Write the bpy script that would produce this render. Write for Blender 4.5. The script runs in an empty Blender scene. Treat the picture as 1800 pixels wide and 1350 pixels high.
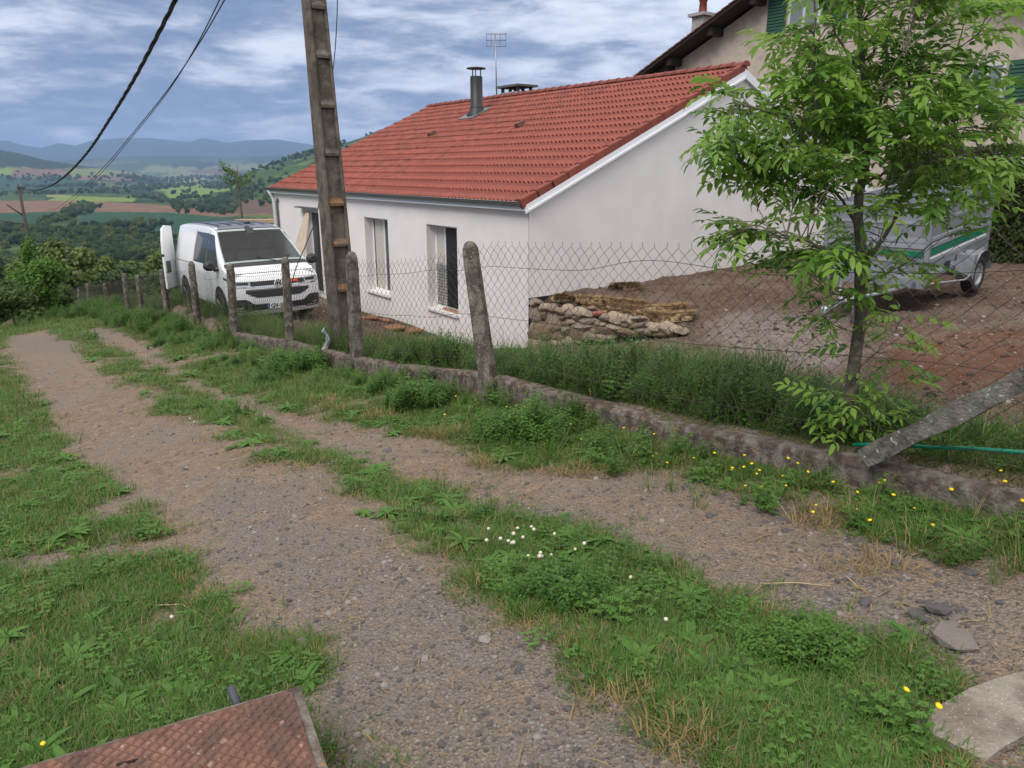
import bpy, bmesh, math, random
import numpy as np
from mathutils import Vector, Matrix, Euler
R = math.radians
rng = random.Random(7); nr = np.random.RandomState(11)
S = bpy.context.scene; COL = S.collection

# ------------------------------------------------------------------ camera, light, exposure
FPX, HY = 1300.0, 298.0
TH = math.atan((675 - HY) / FPX)
cam = bpy.data.objects.new('camera', bpy.data.cameras.new('camera')); COL.objects.link(cam)
cam.data.sensor_width = 36.0; cam.data.lens = 36.0 * FPX / 1800.0
cam.data.clip_start = 0.05; cam.data.clip_end = 120000
cam.location = (0, 0, 0); cam.rotation_euler = (math.pi / 2 - TH, 0, 0)
S.camera = cam
S.view_settings.view_transform = 'Standard'; S.view_settings.look = 'None'
S.view_settings.gamma = 1; S.view_settings.use_curve_mapping = False
S.view_settings.exposure = 0.60
SUN_AZ, SUN_EL = -147.0, 48.0          # compass-like: from +Y towards +X
world = bpy.data.worlds.new('World'); S.world = world; world.use_nodes = True
def build_world():
    nt = world.node_tree; N = nt.nodes; L = nt.links; N.clear()
    out = N.new('ShaderNodeOutputWorld')
    sky = N.new('ShaderNodeTexSky'); sky.sky_type = 'NISHITA'; sky.sun_disc = False
    sky.sun_elevation = R(SUN_EL); sky.sun_rotation = R(SUN_AZ); sky.altitude = 500; sky.dust_density = 1.5
    bsky = N.new('ShaderNodeBackground'); bsky.inputs['Strength'].default_value = 0.09
    L.new(sky.outputs[0], bsky.inputs[0])
    tc = N.new('ShaderNodeTexCoord'); sep = N.new('ShaderNodeSeparateXYZ'); L.new(tc.outputs['Generated'], sep.inputs[0])
    def m(op, a, b=None, c=None, clamp=False):
        n = N.new('ShaderNodeMath'); n.operation = op; n.use_clamp = clamp
        for i, v in enumerate((a, b, c)):
            if v is None: continue
            if isinstance(v, (int, float)): n.inputs[i].default_value = v
            else: L.new(v, n.inputs[i])
        return n.outputs[0]
    z = m('MAXIMUM', sep.outputs[2], 0.0)
    den = m('ADD', z, 0.50)
    cx = m('DIVIDE', sep.outputs[0], den); cy = m('DIVIDE', sep.outputs[1], den)
    cmb = N.new('ShaderNodeCombineXYZ'); L.new(cx, cmb.inputs[0]); L.new(cy, cmb.inputs[1]); L.new(m('MULTIPLY', z, 6.0), cmb.inputs[2])
    def noise(scale, detail, rough, dist=0.0, off=(0, 0, 0)):
        mp = N.new('ShaderNodeMapping'); mp.inputs['Location'].default_value = off; L.new(cmb.outputs[0], mp.inputs[0])
        n = N.new('ShaderNodeTexNoise'); n.inputs['Scale'].default_value = scale; n.inputs['Detail'].default_value = detail
        n.inputs['Roughness'].default_value = rough; n.inputs['Distortion'].default_value = dist
        L.new(mp.outputs[0], n.inputs['Vector']); return n.outputs[0]
    big = noise(1.6, 3, 0.5, 0.3, (3.1, 7.3, 0)); mid = noise(5.4, 9, 0.56, 0.3, (1.7, 2.2, 0)); fine = noise(15, 9, 0.62, 0.2, (9, 4, 2))
    v = m('ADD', m('ADD', m('MULTIPLY', big, 1.3), m('MULTIPLY', mid, 1.45)), m('MULTIPLY', fine, 0.5))
    v = m('ADD', v, m('MULTIPLY', sep.outputs[0], 0.38))       # brighter cloud to the east, darker rain cloud to the west
    v = m('SUBTRACT', v, 1.10)
    ramp = N.new('ShaderNodeValToRGB'); L.new(v, ramp.inputs[0])
    e = ramp.color_ramp.elements; e[0].position = 0.10; e[0].color = (0.15, 0.215, 0.355, 1); e[1].position = 0.70; e[1].color = (0.66, 0.70, 0.80, 1)
    for p, c in ((0.25, (0.21, 0.27, 0.40, 1)), (0.36, (0.30, 0.36, 0.49, 1)), (0.46, (0.43, 0.475, 0.59, 1)), (0.56, (0.54, 0.585, 0.71, 1))):
        x = e.new(p); x.color = c
    # the overcast grows brighter and greyer overhead, as overcast skies do
    ov = N.new('ShaderNodeMix'); ov.data_type = 'RGBA'; mr = N.new('ShaderNodeMapRange'); mr.interpolation_type = 'SMOOTHSTEP'; mr.inputs['From Min'].default_value = 0.2; mr.inputs['From Max'].default_value = 0.8; mr.inputs['To Max'].default_value = 0.85
    L.new(z, mr.inputs['Value']); L.new(mr.outputs[0], ov.inputs['Factor']); L.new(ramp.outputs[0], ov.inputs['A']); ov.inputs['B'].default_value = (1.25, 1.19, 1.12, 1)
    bcl = N.new('ShaderNodeBackground'); bcl.inputs['Strength'].default_value = 0.90; L.new(ov.outputs['Result'], bcl.inputs[0])
    mix = N.new('ShaderNodeMixShader'); cov = m('ADD', m('MULTIPLY_ADD', v, 2.2, 0.6, clamp=True), z, clamp=True)
    L.new(cov, mix.inputs[0]); L.new(bsky.outputs[0], mix.inputs[1]); L.new(bcl.outputs[0], mix.inputs[2])
    L.new(mix.outputs[0], out.inputs[0])
build_world()
sun = bpy.data.objects.new('sun', bpy.data.lights.new('sun', 'SUN')); COL.objects.link(sun)
sun.data.energy = 1.5; sun.data.angle = R(28); sun.data.color = (1.0, 0.955, 0.91)
sd = Vector((math.sin(R(SUN_AZ)) * math.cos(R(SUN_EL)), math.cos(R(SUN_AZ)) * math.cos(R(SUN_EL)), math.sin(R(SUN_EL))))
sun.rotation_euler = sd.to_track_quat('Z', 'Y').to_euler()
S.cycles.max_bounces = 6; S.cycles.transparent_max_bounces = 8; S.cycles.volume_bounces = 0

# ------------------------------------------------------------------ frames
def ray(px, py):
    a = (px - 900) / FPX; b = (675 - py) / FPX
    return np.array([a, math.cos(TH) + b * math.sin(TH), -math.sin(TH) + b * math.cos(TH)])
AZ = R(-36)
D1 = np.array([math.sin(AZ), math.cos(AZ)]); D2 = np.array([math.cos(AZ), -math.sin(AZ)])
F0 = np.array([-0.2, 7.2])
def xy(s, v): return F0[0] + s * D1[0] + v * D2[0], F0[1] + s * D1[1] + v * D2[1]
def sv(x, y):
    dx = x - F0[0]; dy = y - F0[1]
    return dx * D1[0] + dy * D1[1], dx * D2[0] + dy * D2[1]
def sstep(a, b, x):
    t = np.clip((np.asarray(x, float) - a) / (b - a), 0, 1); return t * t * (3 - 2 * t)

# ------------------------------------------------------------------ noise (numpy)
def _hash(ix, iy, k):
    h = (ix * 374761393 + iy * 668265263 + k * 1442695041) & 0xffffffff
    h = ((h ^ (h >> 13)) * 1274126177) & 0xffffffff
    return ((h ^ (h >> 16)) & 0xffff) / 65535.0
def vnoise(x, y, k=0):
    x = np.asarray(x, float); y = np.asarray(y, float)
    ix = np.floor(x).astype(np.int64); iy = np.floor(y).astype(np.int64); fx = x - ix; fy = y - iy
    fx = fx * fx * (3 - 2 * fx); fy = fy * fy * (3 - 2 * fy)
    a = _hash(ix, iy, k); b = _hash(ix + 1, iy, k); c = _hash(ix, iy + 1, k); d = _hash(ix + 1, iy + 1, k)
    return (a + (b - a) * fx) * (1 - fy) + (c + (d - c) * fx) * fy
def fbm(x, y, o=4, k=0, g=0.5):
    t = 0; a = 1; n = 0
    for i in range(o):
        t = t + a * vnoise(x * 2 ** i + 17.3 * i, y * 2 ** i - 9.1 * i, k + i); n += a; a *= g
    return t / n

# ------------------------------------------------------------------ terrain heights
def tps_fit(pts):
    P = np.array(pts, float); X = P[:, :2]; n = len(P)
    d = np.linalg.norm(X[:, None] - X[None], axis=2); K = np.where(d > 0, d * d * np.log(d + 1e-9), 0) + np.eye(n) * 0.02
    A = np.zeros((n + 3, n + 3)); A[:n, :n] = K; A[:n, n] = 1; A[:n, n + 1:] = X; A[n, :n] = 1; A[n + 1:, :n] = X.T
    w = np.linalg.solve(A, np.concatenate([P[:, 2], np.zeros(3)])); return X, w
def tps(m, s, v):
    X, w = m; s = np.asarray(s, float); v = np.asarray(v, float); out = w[-3] + w[-2] * s + w[-1] * v
    for i in range(len(X)):
        d2 = (s - X[i, 0]) ** 2 + (v - X[i, 1]) ** 2; out = out + w[i] * 0.5 * d2 * np.log(d2 + 1e-12)
    return out
FS = [-14, -8, -6, -4.7, -3, 0, 3.2, 6, 9.3, 12, 15.4, 19, 23, 27, 32, 37, 42, 47, 60]
FZ = [-1.30, -1.42, -1.50, -1.66, -1.90, -2.23, -2.66, -2.95, -3.32, -3.62, -3.95, -4.38, -4.82, -5.3, -6.0, -6.65, -7.3, -8.0, -10.5]
WS = [-14, -8, -4.7, -3.8, -2.5, -1.4, 0, 2.2, 3.2, 4.7, 5.9, 9.2, 12.1, 16, 60]
WZ = [-1.1, -1.38, -1.54, -1.63, -1.80, -1.88, -1.98, -2.33, -2.45, -2.62, -2.72, -3.16, -3.50, -3.92, -10.3]
def ztop(s): return np.interp(s, WS, WZ)
low = []
for s, z in zip(FS, FZ):
    low += [(s, -0.2, z)]
    if s < 21: low += [(s, -2.2, z - 0.03), (s, -4.2, z + (0.0 if s < 0 else -0.05))]
low += [(-6, -7, -1.66), (0, -8, -2.35), (8, -9, -3.35), (15, -8, -4.2), (-6, -14, -1.9), (-14, -12, -1.6), (6, -16, -3.7),
        (20, -8, -5.1), (24, -2.5, -5.05), (26, -5, -6.2), (30, -4, -7.2), (30, -10, -9), (40, -3, -8.8), (40, -12, -12), (60, -8, -14), (60, 10, -13), (60, 30, -14), (20, -16, -6.5), (45, 30, -9),
        (47, 3, -8.3), (37, 2, -6.9), (30, 2, -5.6), (23, 2, -4.7), (30, 12, -6), (23, 10, -4.8)]
yard = [(9, 5.2, -4.10), (14.2, 5.2, -4.10), (20, 5.2, -4.3), (9, 3, -3.75), (11.5, 0.45, -3.37), (11.5, 2.4, -3.40), (14.9, 0.45, -3.47), (14.9, 2.4, -3.50), (13, 1.4, -3.43), (17, 1.5, -3.8),
        (6.5, 2.5, -3.35), (-0.9, 8.07, -1.96), (-2.5, 7, -1.8), (0, 3, -2.22), (-3, 3, -1.74), (-4.5, 5, -1.55), (3, 3, -2.72), (4.5, 4, -3.3), (-2, 14, -1.62), (4, 11, -2.2), (-8, 8, -1.25), (5, 18, -1.9), (-4, 20, -1.2), (14, 18, -4.1), (-14, 8, -0.9), (-14, 20, -0.5), (30, 30, -6)]
M_low = tps_fit(low + yard + [(6.4, 5.1, -4.03), (6.1, 5.1, -3.98), (5.5, 5.5, -3.76), (5.0, 5.8, -3.56), (4.2, 6.3, -3.32), (3.4, 6.8, -3.12), (5.8, 4.2, -3.8), (2, 7, -2.65)])
M_high = tps_fit(low + yard + [(6.2, 5.5, -2.66), (6.2, 7, -2.56), (6.2, 9, -2.5), (6.2, 12, -2.42), (3.5, 7.1, -2.98), (5, 7.2, -2.72), (2, 9, -2.4), (2, 7, -2.62)])
SWA = np.array([6.15, 5.22]); SWB = np.array([3.4, 6.95])
def base_z(s, v):
    s = np.asarray(s, float); v = np.asarray(v, float)
    lo = tps(M_low, s, v); hi = tps(M_high, s, v)
    d = SWB - SWA; n = np.array([-d[1], d[0]]) / np.linalg.norm(d)
    if n[1] < 0: n = -n
    dist = (s - SWA[0]) * n[0] + (v - SWA[1]) * n[1]
    w = sstep(0.12, 0.34, dist) * sstep(6.3, 6.22, s)
    z = lo * (1 - w) + hi * w
    st = sstep(-0.06, 0.06, v) * (1 - sstep(0.2, 2.2, v)) * sstep(24, 12, s)
    return z + st * 0.17
def rough(s, v):
    tr = sstep(-6.2, -5.2, v) * sstep(-0.9, -1.6, v)                   # the track
    z = (fbm(s * 0.8, v * 0.8, 3, 3) - 0.5) * 0.07 + (fbm(s * 4, v * 4, 4, 9) - 0.5) * 0.035 + (fbm(s * 14, v * 14, 2, 19) - 0.5) * 0.012
    z = z - 0.045 * np.exp(-((v + 1.75) / 0.42) ** 2) - 0.04 * np.exp(-((v + 3.5) / 0.45) ** 2) + 0.03 * np.exp(-((v + 2.6) / 0.35) ** 2)
    ya = sstep(0.5, 1.2, v)
    z = z + ya * ((fbm(s * 2.1, v * 2.1, 4, 31) - 0.5) * 0.16 + (np.abs(fbm(s * 6, v * 6, 4, 33) - 0.5)) * 0.16) * sstep(12, 7, s) + 0.3 * np.exp(-(((s - 17.5) / 1.2) ** 2 + ((v - 1.2) / 0.8) ** 2)) * (0.4 + fbm(s * 3, v * 3, 3, 41))
    return z
def GZ(s, v): return base_z(s, v) + rough(s, v)
def spacing(bps):
    out = [bps[0][0]]
    for (a, _), (b, st) in zip(bps[:-1], bps[1:]): n = max(1, int((b - a) / st)); out += list(np.linspace(a, b, n + 1)[1:])
    return np.array(out)
GS = spacing([(-14, 0), (-7, 0.25), (-5.5, 0.05), (3, 0.035), (8, 0.07), (20, 0.16), (62, 0.7)])
GV = spacing([(-20, 0), (-9, 0.5), (-6.5, 0.09), (-4.8, 0.05), (0.1, 0.035), (3, 0.08), (10, 0.14), (35, 0.9)])
GA, GB = np.meshgrid(GS, GV, indexing='ij'); GRID = GZ(GA, GB); GLIST = GRID.tolist(); GSL = GS.tolist(); GVL = GV.tolist()
import bisect
def ground_z(s, v):
    s = np.clip(s, GS[0], GS[-1] - 1e-6); v = np.clip(v, GV[0], GV[-1] - 1e-6); i = np.clip(np.searchsorted(GS, s, 'right') - 1, 0, len(GS) - 2); j = np.clip(np.searchsorted(GV, v, 'right') - 1, 0, len(GV) - 2)
    f = (s - GS[i]) / (GS[i + 1] - GS[i]); g = (v - GV[j]) / (GV[j + 1] - GV[j])
    return (GRID[i, j] * (1 - f) + GRID[i + 1, j] * f) * (1 - g) + (GRID[i, j + 1] * (1 - f) + GRID[i + 1, j + 1] * f) * g
def gz_xy(x, y):
    s, v = sv(x, y); s = min(max(s, GSL[0]), GSL[-1] - 1e-6); v = min(max(v, GVL[0]), GVL[-1] - 1e-6); i = bisect.bisect_right(GSL, s) - 1; j = bisect.bisect_right(GVL, v) - 1
    f = (s - GSL[i]) / (GSL[i + 1] - GSL[i]); g = (v - GVL[j]) / (GVL[j + 1] - GVL[j]); a, b = GLIST[i], GLIST[i + 1]
    return (a[j] * (1 - f) + b[j] * f) * (1 - g) + (a[j + 1] * (1 - f) + b[j + 1] * f) * g
def hit(px, py, lift=0.0):
    r = ray(px, py); t = 0.5; dt = 0.1
    while t < 70:
        P = r * t
        if P[2] < gz_xy(P[0], P[1]) + lift: break
        t += dt; dt *= 1.04
    a, b = t - dt, t
    for _ in range(14):
        c = (a + b) / 2; P = r * c
        if P[2] < gz_xy(P[0], P[1]) + lift: b = c
        else: a = c
    P = r * b; return Vector((P[0], P[1], P[2]))

# far terrain (polar): elevations of skylines given as angles from here
def az_of(px): return math.degrees(math.atan((px - 900) / (FPX * math.cos(TH) + (675 - 298) * math.sin(TH))))
def sil(px, py, r):
    q = ray(px, py); return q[2] / math.hypot(q[0], q[1]) * r
FAR = [(-200, 252), (0, 248), (20, 247), (50, 256), (80, 260), (110, 252), (140, 256), (170, 247), (220, 243), (270, 243), (340, 250), (360, 243), (385, 247), (405, 251), (440, 247), (490, 245), (540, 253), (600, 262), (700, 260), (1200, 270)]
LFT = [(-400, 240), (-100, 256), (0, 262), (40, 270), (80, 281), (130, 289), (180, 296), (240, 306), (300, 320), (1500, 330)]
RGT = [(300, 352), (360, 346), (400, 331), (440, 304), (480, 291), (540, 271), (600, 255), (640, 243), (670, 230), (760, 205), (900, 190), (1500, 190)]
MID = [(-200, 280), (0, 292), (80, 284), (160, 276), (240, 272), (320, 270), (400, 276), (480, 271), (540, 268), (700, 265)]
def curve(tab, r): return [az_of(p[0]) for p in tab], [sil(p[0], p[1], r) for p in tab]
cF, cL, cR, cM = curve(FAR, 14000), curve(LFT, 5200), curve(RGT, 2300), curve(MID, 9500)
PR = [0, 45, 110, 200, 350, 500, 700, 1000, 2000, 4000, 6500, 8000, 60000]
PZ = [-2, -9, -17.5, -29, -45, -55, -60.5, -62, -64, -62, -50, -30, -20]
def valley_z(az, r):
    az = np.asarray(az, float); r = np.asarray(r, float)
    z = np.interp(r, PR, PZ)
    x = r * np.sin(np.radians(az)); y = r * np.cos(np.radians(az))
    w = np.where(r < 9500, sstep(6300, 9500, r), 1 - sstep(9500, 12000, r) * 0.5); z = z + w * (np.interp(az, *cM) - 6 - z) * (0.82 + 0.3 * fbm(x / 900, y / 900, 4, 5) * sstep(6000, 8000, r))
    w = np.where(r < 14000, sstep(10500, 14000, r), 1 - sstep(14000, 22000, r)); z = z + w * (np.interp(az, *cF) - z) * (1 - 0.25 * (fbm(x / 1300, y / 1300, 4, 8)) * sstep(0.98, 0.5, w))
    w = np.where(r < 5200, sstep(3300, 5200, r), 1 - sstep(5200, 6800, r)); z = z + w * (np.maximum(np.interp(az, *cL), z) - z) * (1 - 0.2 * fbm(x / 300, y / 300, 3, 2) * sstep(1, .6, w))
    w = np.where(r < 2300, sstep(850, 2300, r) ** 0.8, 1 - sstep(2300, 3800, r)); z = z + w * (np.maximum(np.interp(az, *cR), z) - z) * (1 - 0.25 * fbm(x / 160, y / 160, 3, 6) * sstep(1, .6, w))
    up = sstep(-8, 10, az) * sstep(178, 150, az); z = z * (1 - up * sstep(40, 200, r)) + up * sstep(40, 200, r) * 0.03 * r      # hillside goes up behind the houses
    bk = sstep(120, 150, np.abs(az)); z = z * (1 - bk) + bk * (0.04 * np.minimum(r, 900))
    return z
def far_z(az, r):
    x = r * np.sin(np.radians(az)); y = r * np.cos(np.radians(az)); s, v = sv(x, y)
    nz = base_z(np.clip(s, -13, 58), np.clip(v, -19, 34)) - 0.5
    w = sstep(42, 105, r); return nz * (1 - w) + valley_z(az, r) * w
def vhit(px, py):
    q = ray(px, py); q = q / np.linalg.norm(q[:2]); az = math.degrees(math.atan2(q[0], q[1])); t = 60.0
    while t < 30000:
        if q[2] * t < float(far_z(az, t)): break
        t *= 1.01
    return q[0] * t, q[1] * t

# ------------------------------------------------------------------ materials
MATS = {}
def nodes(mt): return mt.node_tree.nodes, mt.node_tree.links
def mat(name, col, rough=0.8, metal=0.0, var=0.0, vs=6.0, col2=None, mix2=0.5, bump=0.0, bs=40.0, trans=0.0, spec=0.5, coord='Object', det=6, spots=None, ss=20, coat=0):
    if name in MATS: return MATS[name]
    mt = bpy.data.materials.new(name); mt.use_nodes = True; N, L = nodes(mt); b = N['Principled BSDF']
    b.inputs['Roughness'].default_value = rough; b.inputs['Metallic'].default_value = metal; b.inputs['Specular IOR Level'].default_value = spec
    b.inputs['Coat Weight'].default_value = coat
    c = N.new('ShaderNodeRGB'); c.outputs[0].default_value = (*col, 1); cur = c.outputs[0]
    tc = N.new('ShaderNodeTexCoord')
    def noise(sc, d=det, rg=0.6):
        n = N.new('ShaderNodeTexNoise'); n.inputs['Scale'].default_value = sc; n.inputs['Detail'].default_value = d; n.inputs['Roughness'].default_value = rg
        L.new(tc.outputs[coord], n.inputs['Vector']); return n.outputs[0]
    def ramp(src, a, bb):
        r = N.new('ShaderNodeMapRange'); r.inputs['From Min'].default_value = a; r.inputs['From Max'].default_value = bb; L.new(src, r.inputs['Value']); return r.outputs[0]
    if col2:
        mx = N.new('ShaderNodeMix'); mx.data_type = 'RGBA'; L.new(ramp(noise(vs), 0.6 - mix2 * 0.3, 0.72 - mix2 * 0.3), mx.inputs['Factor'])
        L.new(cur, mx.inputs['A']); mx.inputs['B'].default_value = (*col2, 1); cur = mx.outputs['Result']
    if spots:
        mx = N.new('ShaderNodeMix'); mx.data_type = 'RGBA'; L.new(ramp(noise(ss, 3), 0.62, 0.68), mx.inputs['Factor'])
        L.new(cur, mx.inputs['A']); mx.inputs['B'].default_value = (*spots, 1); cur = mx.outputs['Result']
    if var:
        h = N.new('ShaderNodeHueSaturation'); n = noise(vs * 2.3)
        r = N.new('ShaderNodeMapRange'); r.inputs['From Min'].default_value = 0.3; r.inputs['From Max'].default_value = 0.7; r.inputs['To Min'].default_value = 1 - var; r.inputs['To Max'].default_value = 1 + var
        L.new(n, r.inputs['Value']); L.new(r.outputs[0], h.inputs['Value']); L.new(cur, h.inputs['Color']); cur = h.outputs[0]
    L.new(cur, b.inputs['Base Color'])
    if bump:
        bp = N.new('ShaderNodeBump'); bp.inputs['Strength'].default_value = bump; bp.inputs['Distance'].default_value = 0.02
        L.new(noise(bs, 4), bp.inputs['Height']); L.new(bp.outputs[0], b.inputs['Normal'])
    if trans:
        t = N.new('ShaderNodeBsdfTranslucent'); L.new(cur, t.inputs[0]); ms = N.new('ShaderNodeMixShader'); ms.inputs[0].default_value = trans
        L.new(b.outputs[0], ms.inputs[1]); L.new(t.outputs[0], ms.inputs[2]); L.new(ms.outputs[0], N['Material Output'].inputs[0])
    MATS[name] = mt; return mt
def leafmat(name, col, col2, trans=0.35, rough=0.55):
    """foliage: the tone varies from one leaf (island) to the next and from one plant to the next"""
    if name in MATS: return MATS[name]
    mt = bpy.data.materials.new(name); mt.use_nodes = True; N, L = nodes(mt); b = N['Principled BSDF']
    g = N.new('ShaderNodeNewGeometry'); oi = N.new('ShaderNodeObjectInfo'); ad = N.new('ShaderNodeMath'); ad.operation = 'ADD'
    mu = N.new('ShaderNodeMath'); mu.operation = 'MULTIPLY'; mu.inputs[1].default_value = 0.5
    L.new(g.outputs['Random Per Island'], ad.inputs[0]); L.new(oi.outputs['Random'], ad.inputs[1]); L.new(ad.outputs[0], mu.inputs[0])
    mx = N.new('ShaderNodeMix'); mx.data_type = 'RGBA'; L.new(mu.outputs[0], mx.inputs['Factor']); mx.inputs['A'].default_value = (*col, 1); mx.inputs['B'].default_value = (*col2, 1)
    L.new(mx.outputs['Result'], b.inputs['Base Color']); b.inputs['Roughness'].default_value = rough; b.inputs['Specular IOR Level'].default_value = 0.3
    t = N.new('ShaderNodeBsdfTranslucent'); L.new(mx.outputs['Result'], t.inputs[0]); ms = N.new('ShaderNodeMixShader'); ms.inputs[0].default_value = trans
    L.new(b.outputs[0], ms.inputs[1]); L.new(t.outputs[0], ms.inputs[2]); L.new(ms.outputs[0], N['Material Output'].inputs[0])
    MATS[name] = mt; return mt

# ------------------------------------------------------------------ mesh helpers
def link(name, me, parent=None, loc=None, rot=None, scl=None):
    o = bpy.data.objects.new(name, me); COL.objects.link(o)
    if parent is not None: o.parent = parent
    if loc is not None: o.location = loc
    if rot is not None: o.rotation_euler = rot
    if scl is not None: o.scale = scl if hasattr(scl, '__len__') else (scl,) * 3
    return o
def tag(o, label=None, cat=None, group=None, kind=None):
    for k, v in (('label', label), ('category', cat), ('group', group), ('kind', kind)):
        if v: o[k] = v
    return o
def thing(name, label, cat, loc=(0, 0, 0), rot=(0, 0, 0), group=None):
    return tag(link(name, None, None, loc, rot), label, cat, group)
class MB:
    def __init__(s): s.v = []; s.f = []; s.m = []; s.mats = []; s.cur = 0; s.smooth = False; s.sm = []
    def use(s, m):
        if m not in s.mats: s.mats.append(m)
        s.cur = s.mats.index(m); return s
    def add(s, vs, fs, smooth=None):
        k = len(s.v); s.v += [tuple(v) for v in vs]
        for f in fs: s.f.append(tuple(i + k for i in f)); s.m.append(s.cur); s.sm.append(s.smooth if smooth is None else smooth)
        return s
    def box(s, a, b, M=None):
        (x0, y0, z0), (x1, y1, z1) = a, b
        vs = [Vector(p) for p in ((x0, y0, z0), (x1, y0, z0), (x1, y1, z0), (x0, y1, z0), (x0, y0, z1), (x1, y0, z1), (x1, y1, z1), (x0, y1, z1))]
        if M is not None: vs = [M @ v for v in vs]
        return s.add(vs, [(0, 3, 2, 1), (4, 5, 6, 7), (0, 1, 5, 4), (1, 2, 6, 5), (2, 3, 7, 6), (3, 0, 4, 7)])
    def tube(s, pts, rad, n=6, caps=True):
        pts = [Vector(p) for p in pts]; rs = rad if hasattr(rad, '__len__') else [rad] * len(pts); vs = []; fs = []; up = None
        for i, p in enumerate(pts):
            t = (pts[min(i + 1, len(pts) - 1)] - pts[max(i - 1, 0)]).normalized()
            if up is None: up = Vector((0, 0, 1)) if abs(t.z) < 0.9 else Vector((1, 0, 0))
            a = t.cross(up).normalized(); b = a.cross(t).normalized(); up = b
            for k in range(n):
                an = 2 * math.pi * k / n; vs.append(p + (a * math.cos(an) + b * math.sin(an)) * rs[i])
        for i in range(len(pts) - 1):
            for k in range(n): fs.append((i * n + k, i * n + (k + 1) % n, (i + 1) * n + (k + 1) % n, (i + 1) * n + k))
        if caps: fs += [tuple(range(n - 1, -1, -1)), tuple((len(pts) - 1) * n + k for k in range(n))]
        return s.add(vs, fs, n > 4)
    def lathe(s, prof, n=16, M=None):
        vs = []; fs = []
        for r, z in prof:
            for k in range(n):
                a = 2 * math.pi * k / n; v = Vector((r * math.cos(a), r * math.sin(a), z)); vs.append(M @ v if M is not None else v)
        for i in range(len(prof) - 1):
            for k in range(n): fs.append((i * n + k, i * n + (k + 1) % n, (i + 1) * n + (k + 1) % n, (i + 1) * n + k))
        return s.add(vs, fs, True)
    def grid(s, P, smooth=True, flip=False):
        h, w = len(P), len(P[0]); fs = []
        for i in range(h - 1):
            for j in range(w - 1):
                q = (i * w + j, i * w + j + 1, (i + 1) * w + j + 1, (i + 1) * w + j); fs.append(q[::-1] if flip else q)
        return s.add([p for r_ in P for p in r_], fs, smooth)
    def prism(s, poly, z0, z1, M=None):
        n = len(poly); vs = [Vector((x, y, z0)) for x, y in poly] + [Vector((x, y, z1)) for x, y in poly]
        if M is not None: vs = [M @ v for v in vs]
        return s.add(vs, [tuple(range(n - 1, -1, -1)), tuple(range(n, 2 * n))] + [(i, (i + 1) % n, n + (i + 1) % n, n + i) for i in range(n)])
    def mesh(s, name, default=None):
        me = bpy.data.meshes.new(name); me.from_pydata([tuple(v) for v in s.v], [], s.f)
        for m in (s.mats or ([default] if default else [])): me.materials.append(m)
        me.polygons.foreach_set('material_index', s.m); me.polygons.foreach_set('use_smooth', s.sm); me.update(); return me
    def obj(s, name, m=None, parent=None, loc=None, rot=None, scl=None): return link(name, s.mesh(name, m), parent, loc, rot, scl)
def bevel(o, w, seg=1):
    b = o.modifiers.new('bevel', 'BEVEL'); b.width = w; b.segments = seg; b.limit_method = 'ANGLE'; return o

# geometry-node scatter for things nobody could count
def scatter(name, pts, rots, scls, variants, idx=None):
    me = bpy.data.meshes.new(name); P = np.array(pts, np.float32); n = len(P)
    me.vertices.add(n); me.vertices.foreach_set('co', P.ravel())
    a = me.attributes.new('rot', 'FLOAT_VECTOR', 'POINT'); a.data.foreach_set('vector', np.array(rots, np.float32).ravel())
    a = me.attributes.new('scl', 'FLOAT', 'POINT'); a.data.foreach_set('value', np.array(scls, np.float32).ravel())
    a = me.attributes.new('idx', 'INT', 'POINT'); a.data.foreach_set('value', np.array(idx if idx is not None else nr.randint(0, len(variants), n), np.int32))
    o = link(name, me); ng = bpy.data.node_groups.new(name, 'GeometryNodeTree')
    ng.interface.new_socket('Geometry', in_out='INPUT', socket_type='NodeSocketGeometry'); ng.interface.new_socket('Geometry', in_out='OUTPUT', socket_type='NodeSocketGeometry')
    N, L = ng.nodes, ng.links; gi = N.new('NodeGroupInput'); go = N.new('NodeGroupOutput'); m2p = N.new('GeometryNodeMeshToPoints'); L.new(gi.outputs[0], m2p.inputs[0])
    iop = N.new('GeometryNodeInstanceOnPoints'); L.new(m2p.outputs[0], iop.inputs['Points']); iop.inputs['Pick Instance'].default_value = True
    gti = N.new('GeometryNodeJoinGeometry')
    for vme in reversed(variants):
        src = bpy.data.objects.new(name + '_source', vme); oi = N.new('GeometryNodeObjectInfo'); oi.inputs['Object'].default_value = src; oi.inputs['As Instance'].default_value = True
        L.new(oi.outputs['Geometry'], gti.inputs[0])
    L.new(gti.outputs[0], iop.inputs['Instance'])
    def attr(nm, t):
        q = N.new('GeometryNodeInputNamedAttribute'); q.data_type = t; q.inputs['Name'].default_value = nm; return q.outputs[0]
    L.new(attr('rot', 'FLOAT_VECTOR'), iop.inputs['Rotation']); L.new(attr('scl', 'FLOAT'), iop.inputs['Scale']); L.new(attr('idx', 'INT'), iop.inputs['Instance Index'])
    L.new(iop.outputs[0], go.inputs[0]); md = o.modifiers.new('scatter', 'NODES'); md.node_group = ng
    return tag(o, kind='stuff')

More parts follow.
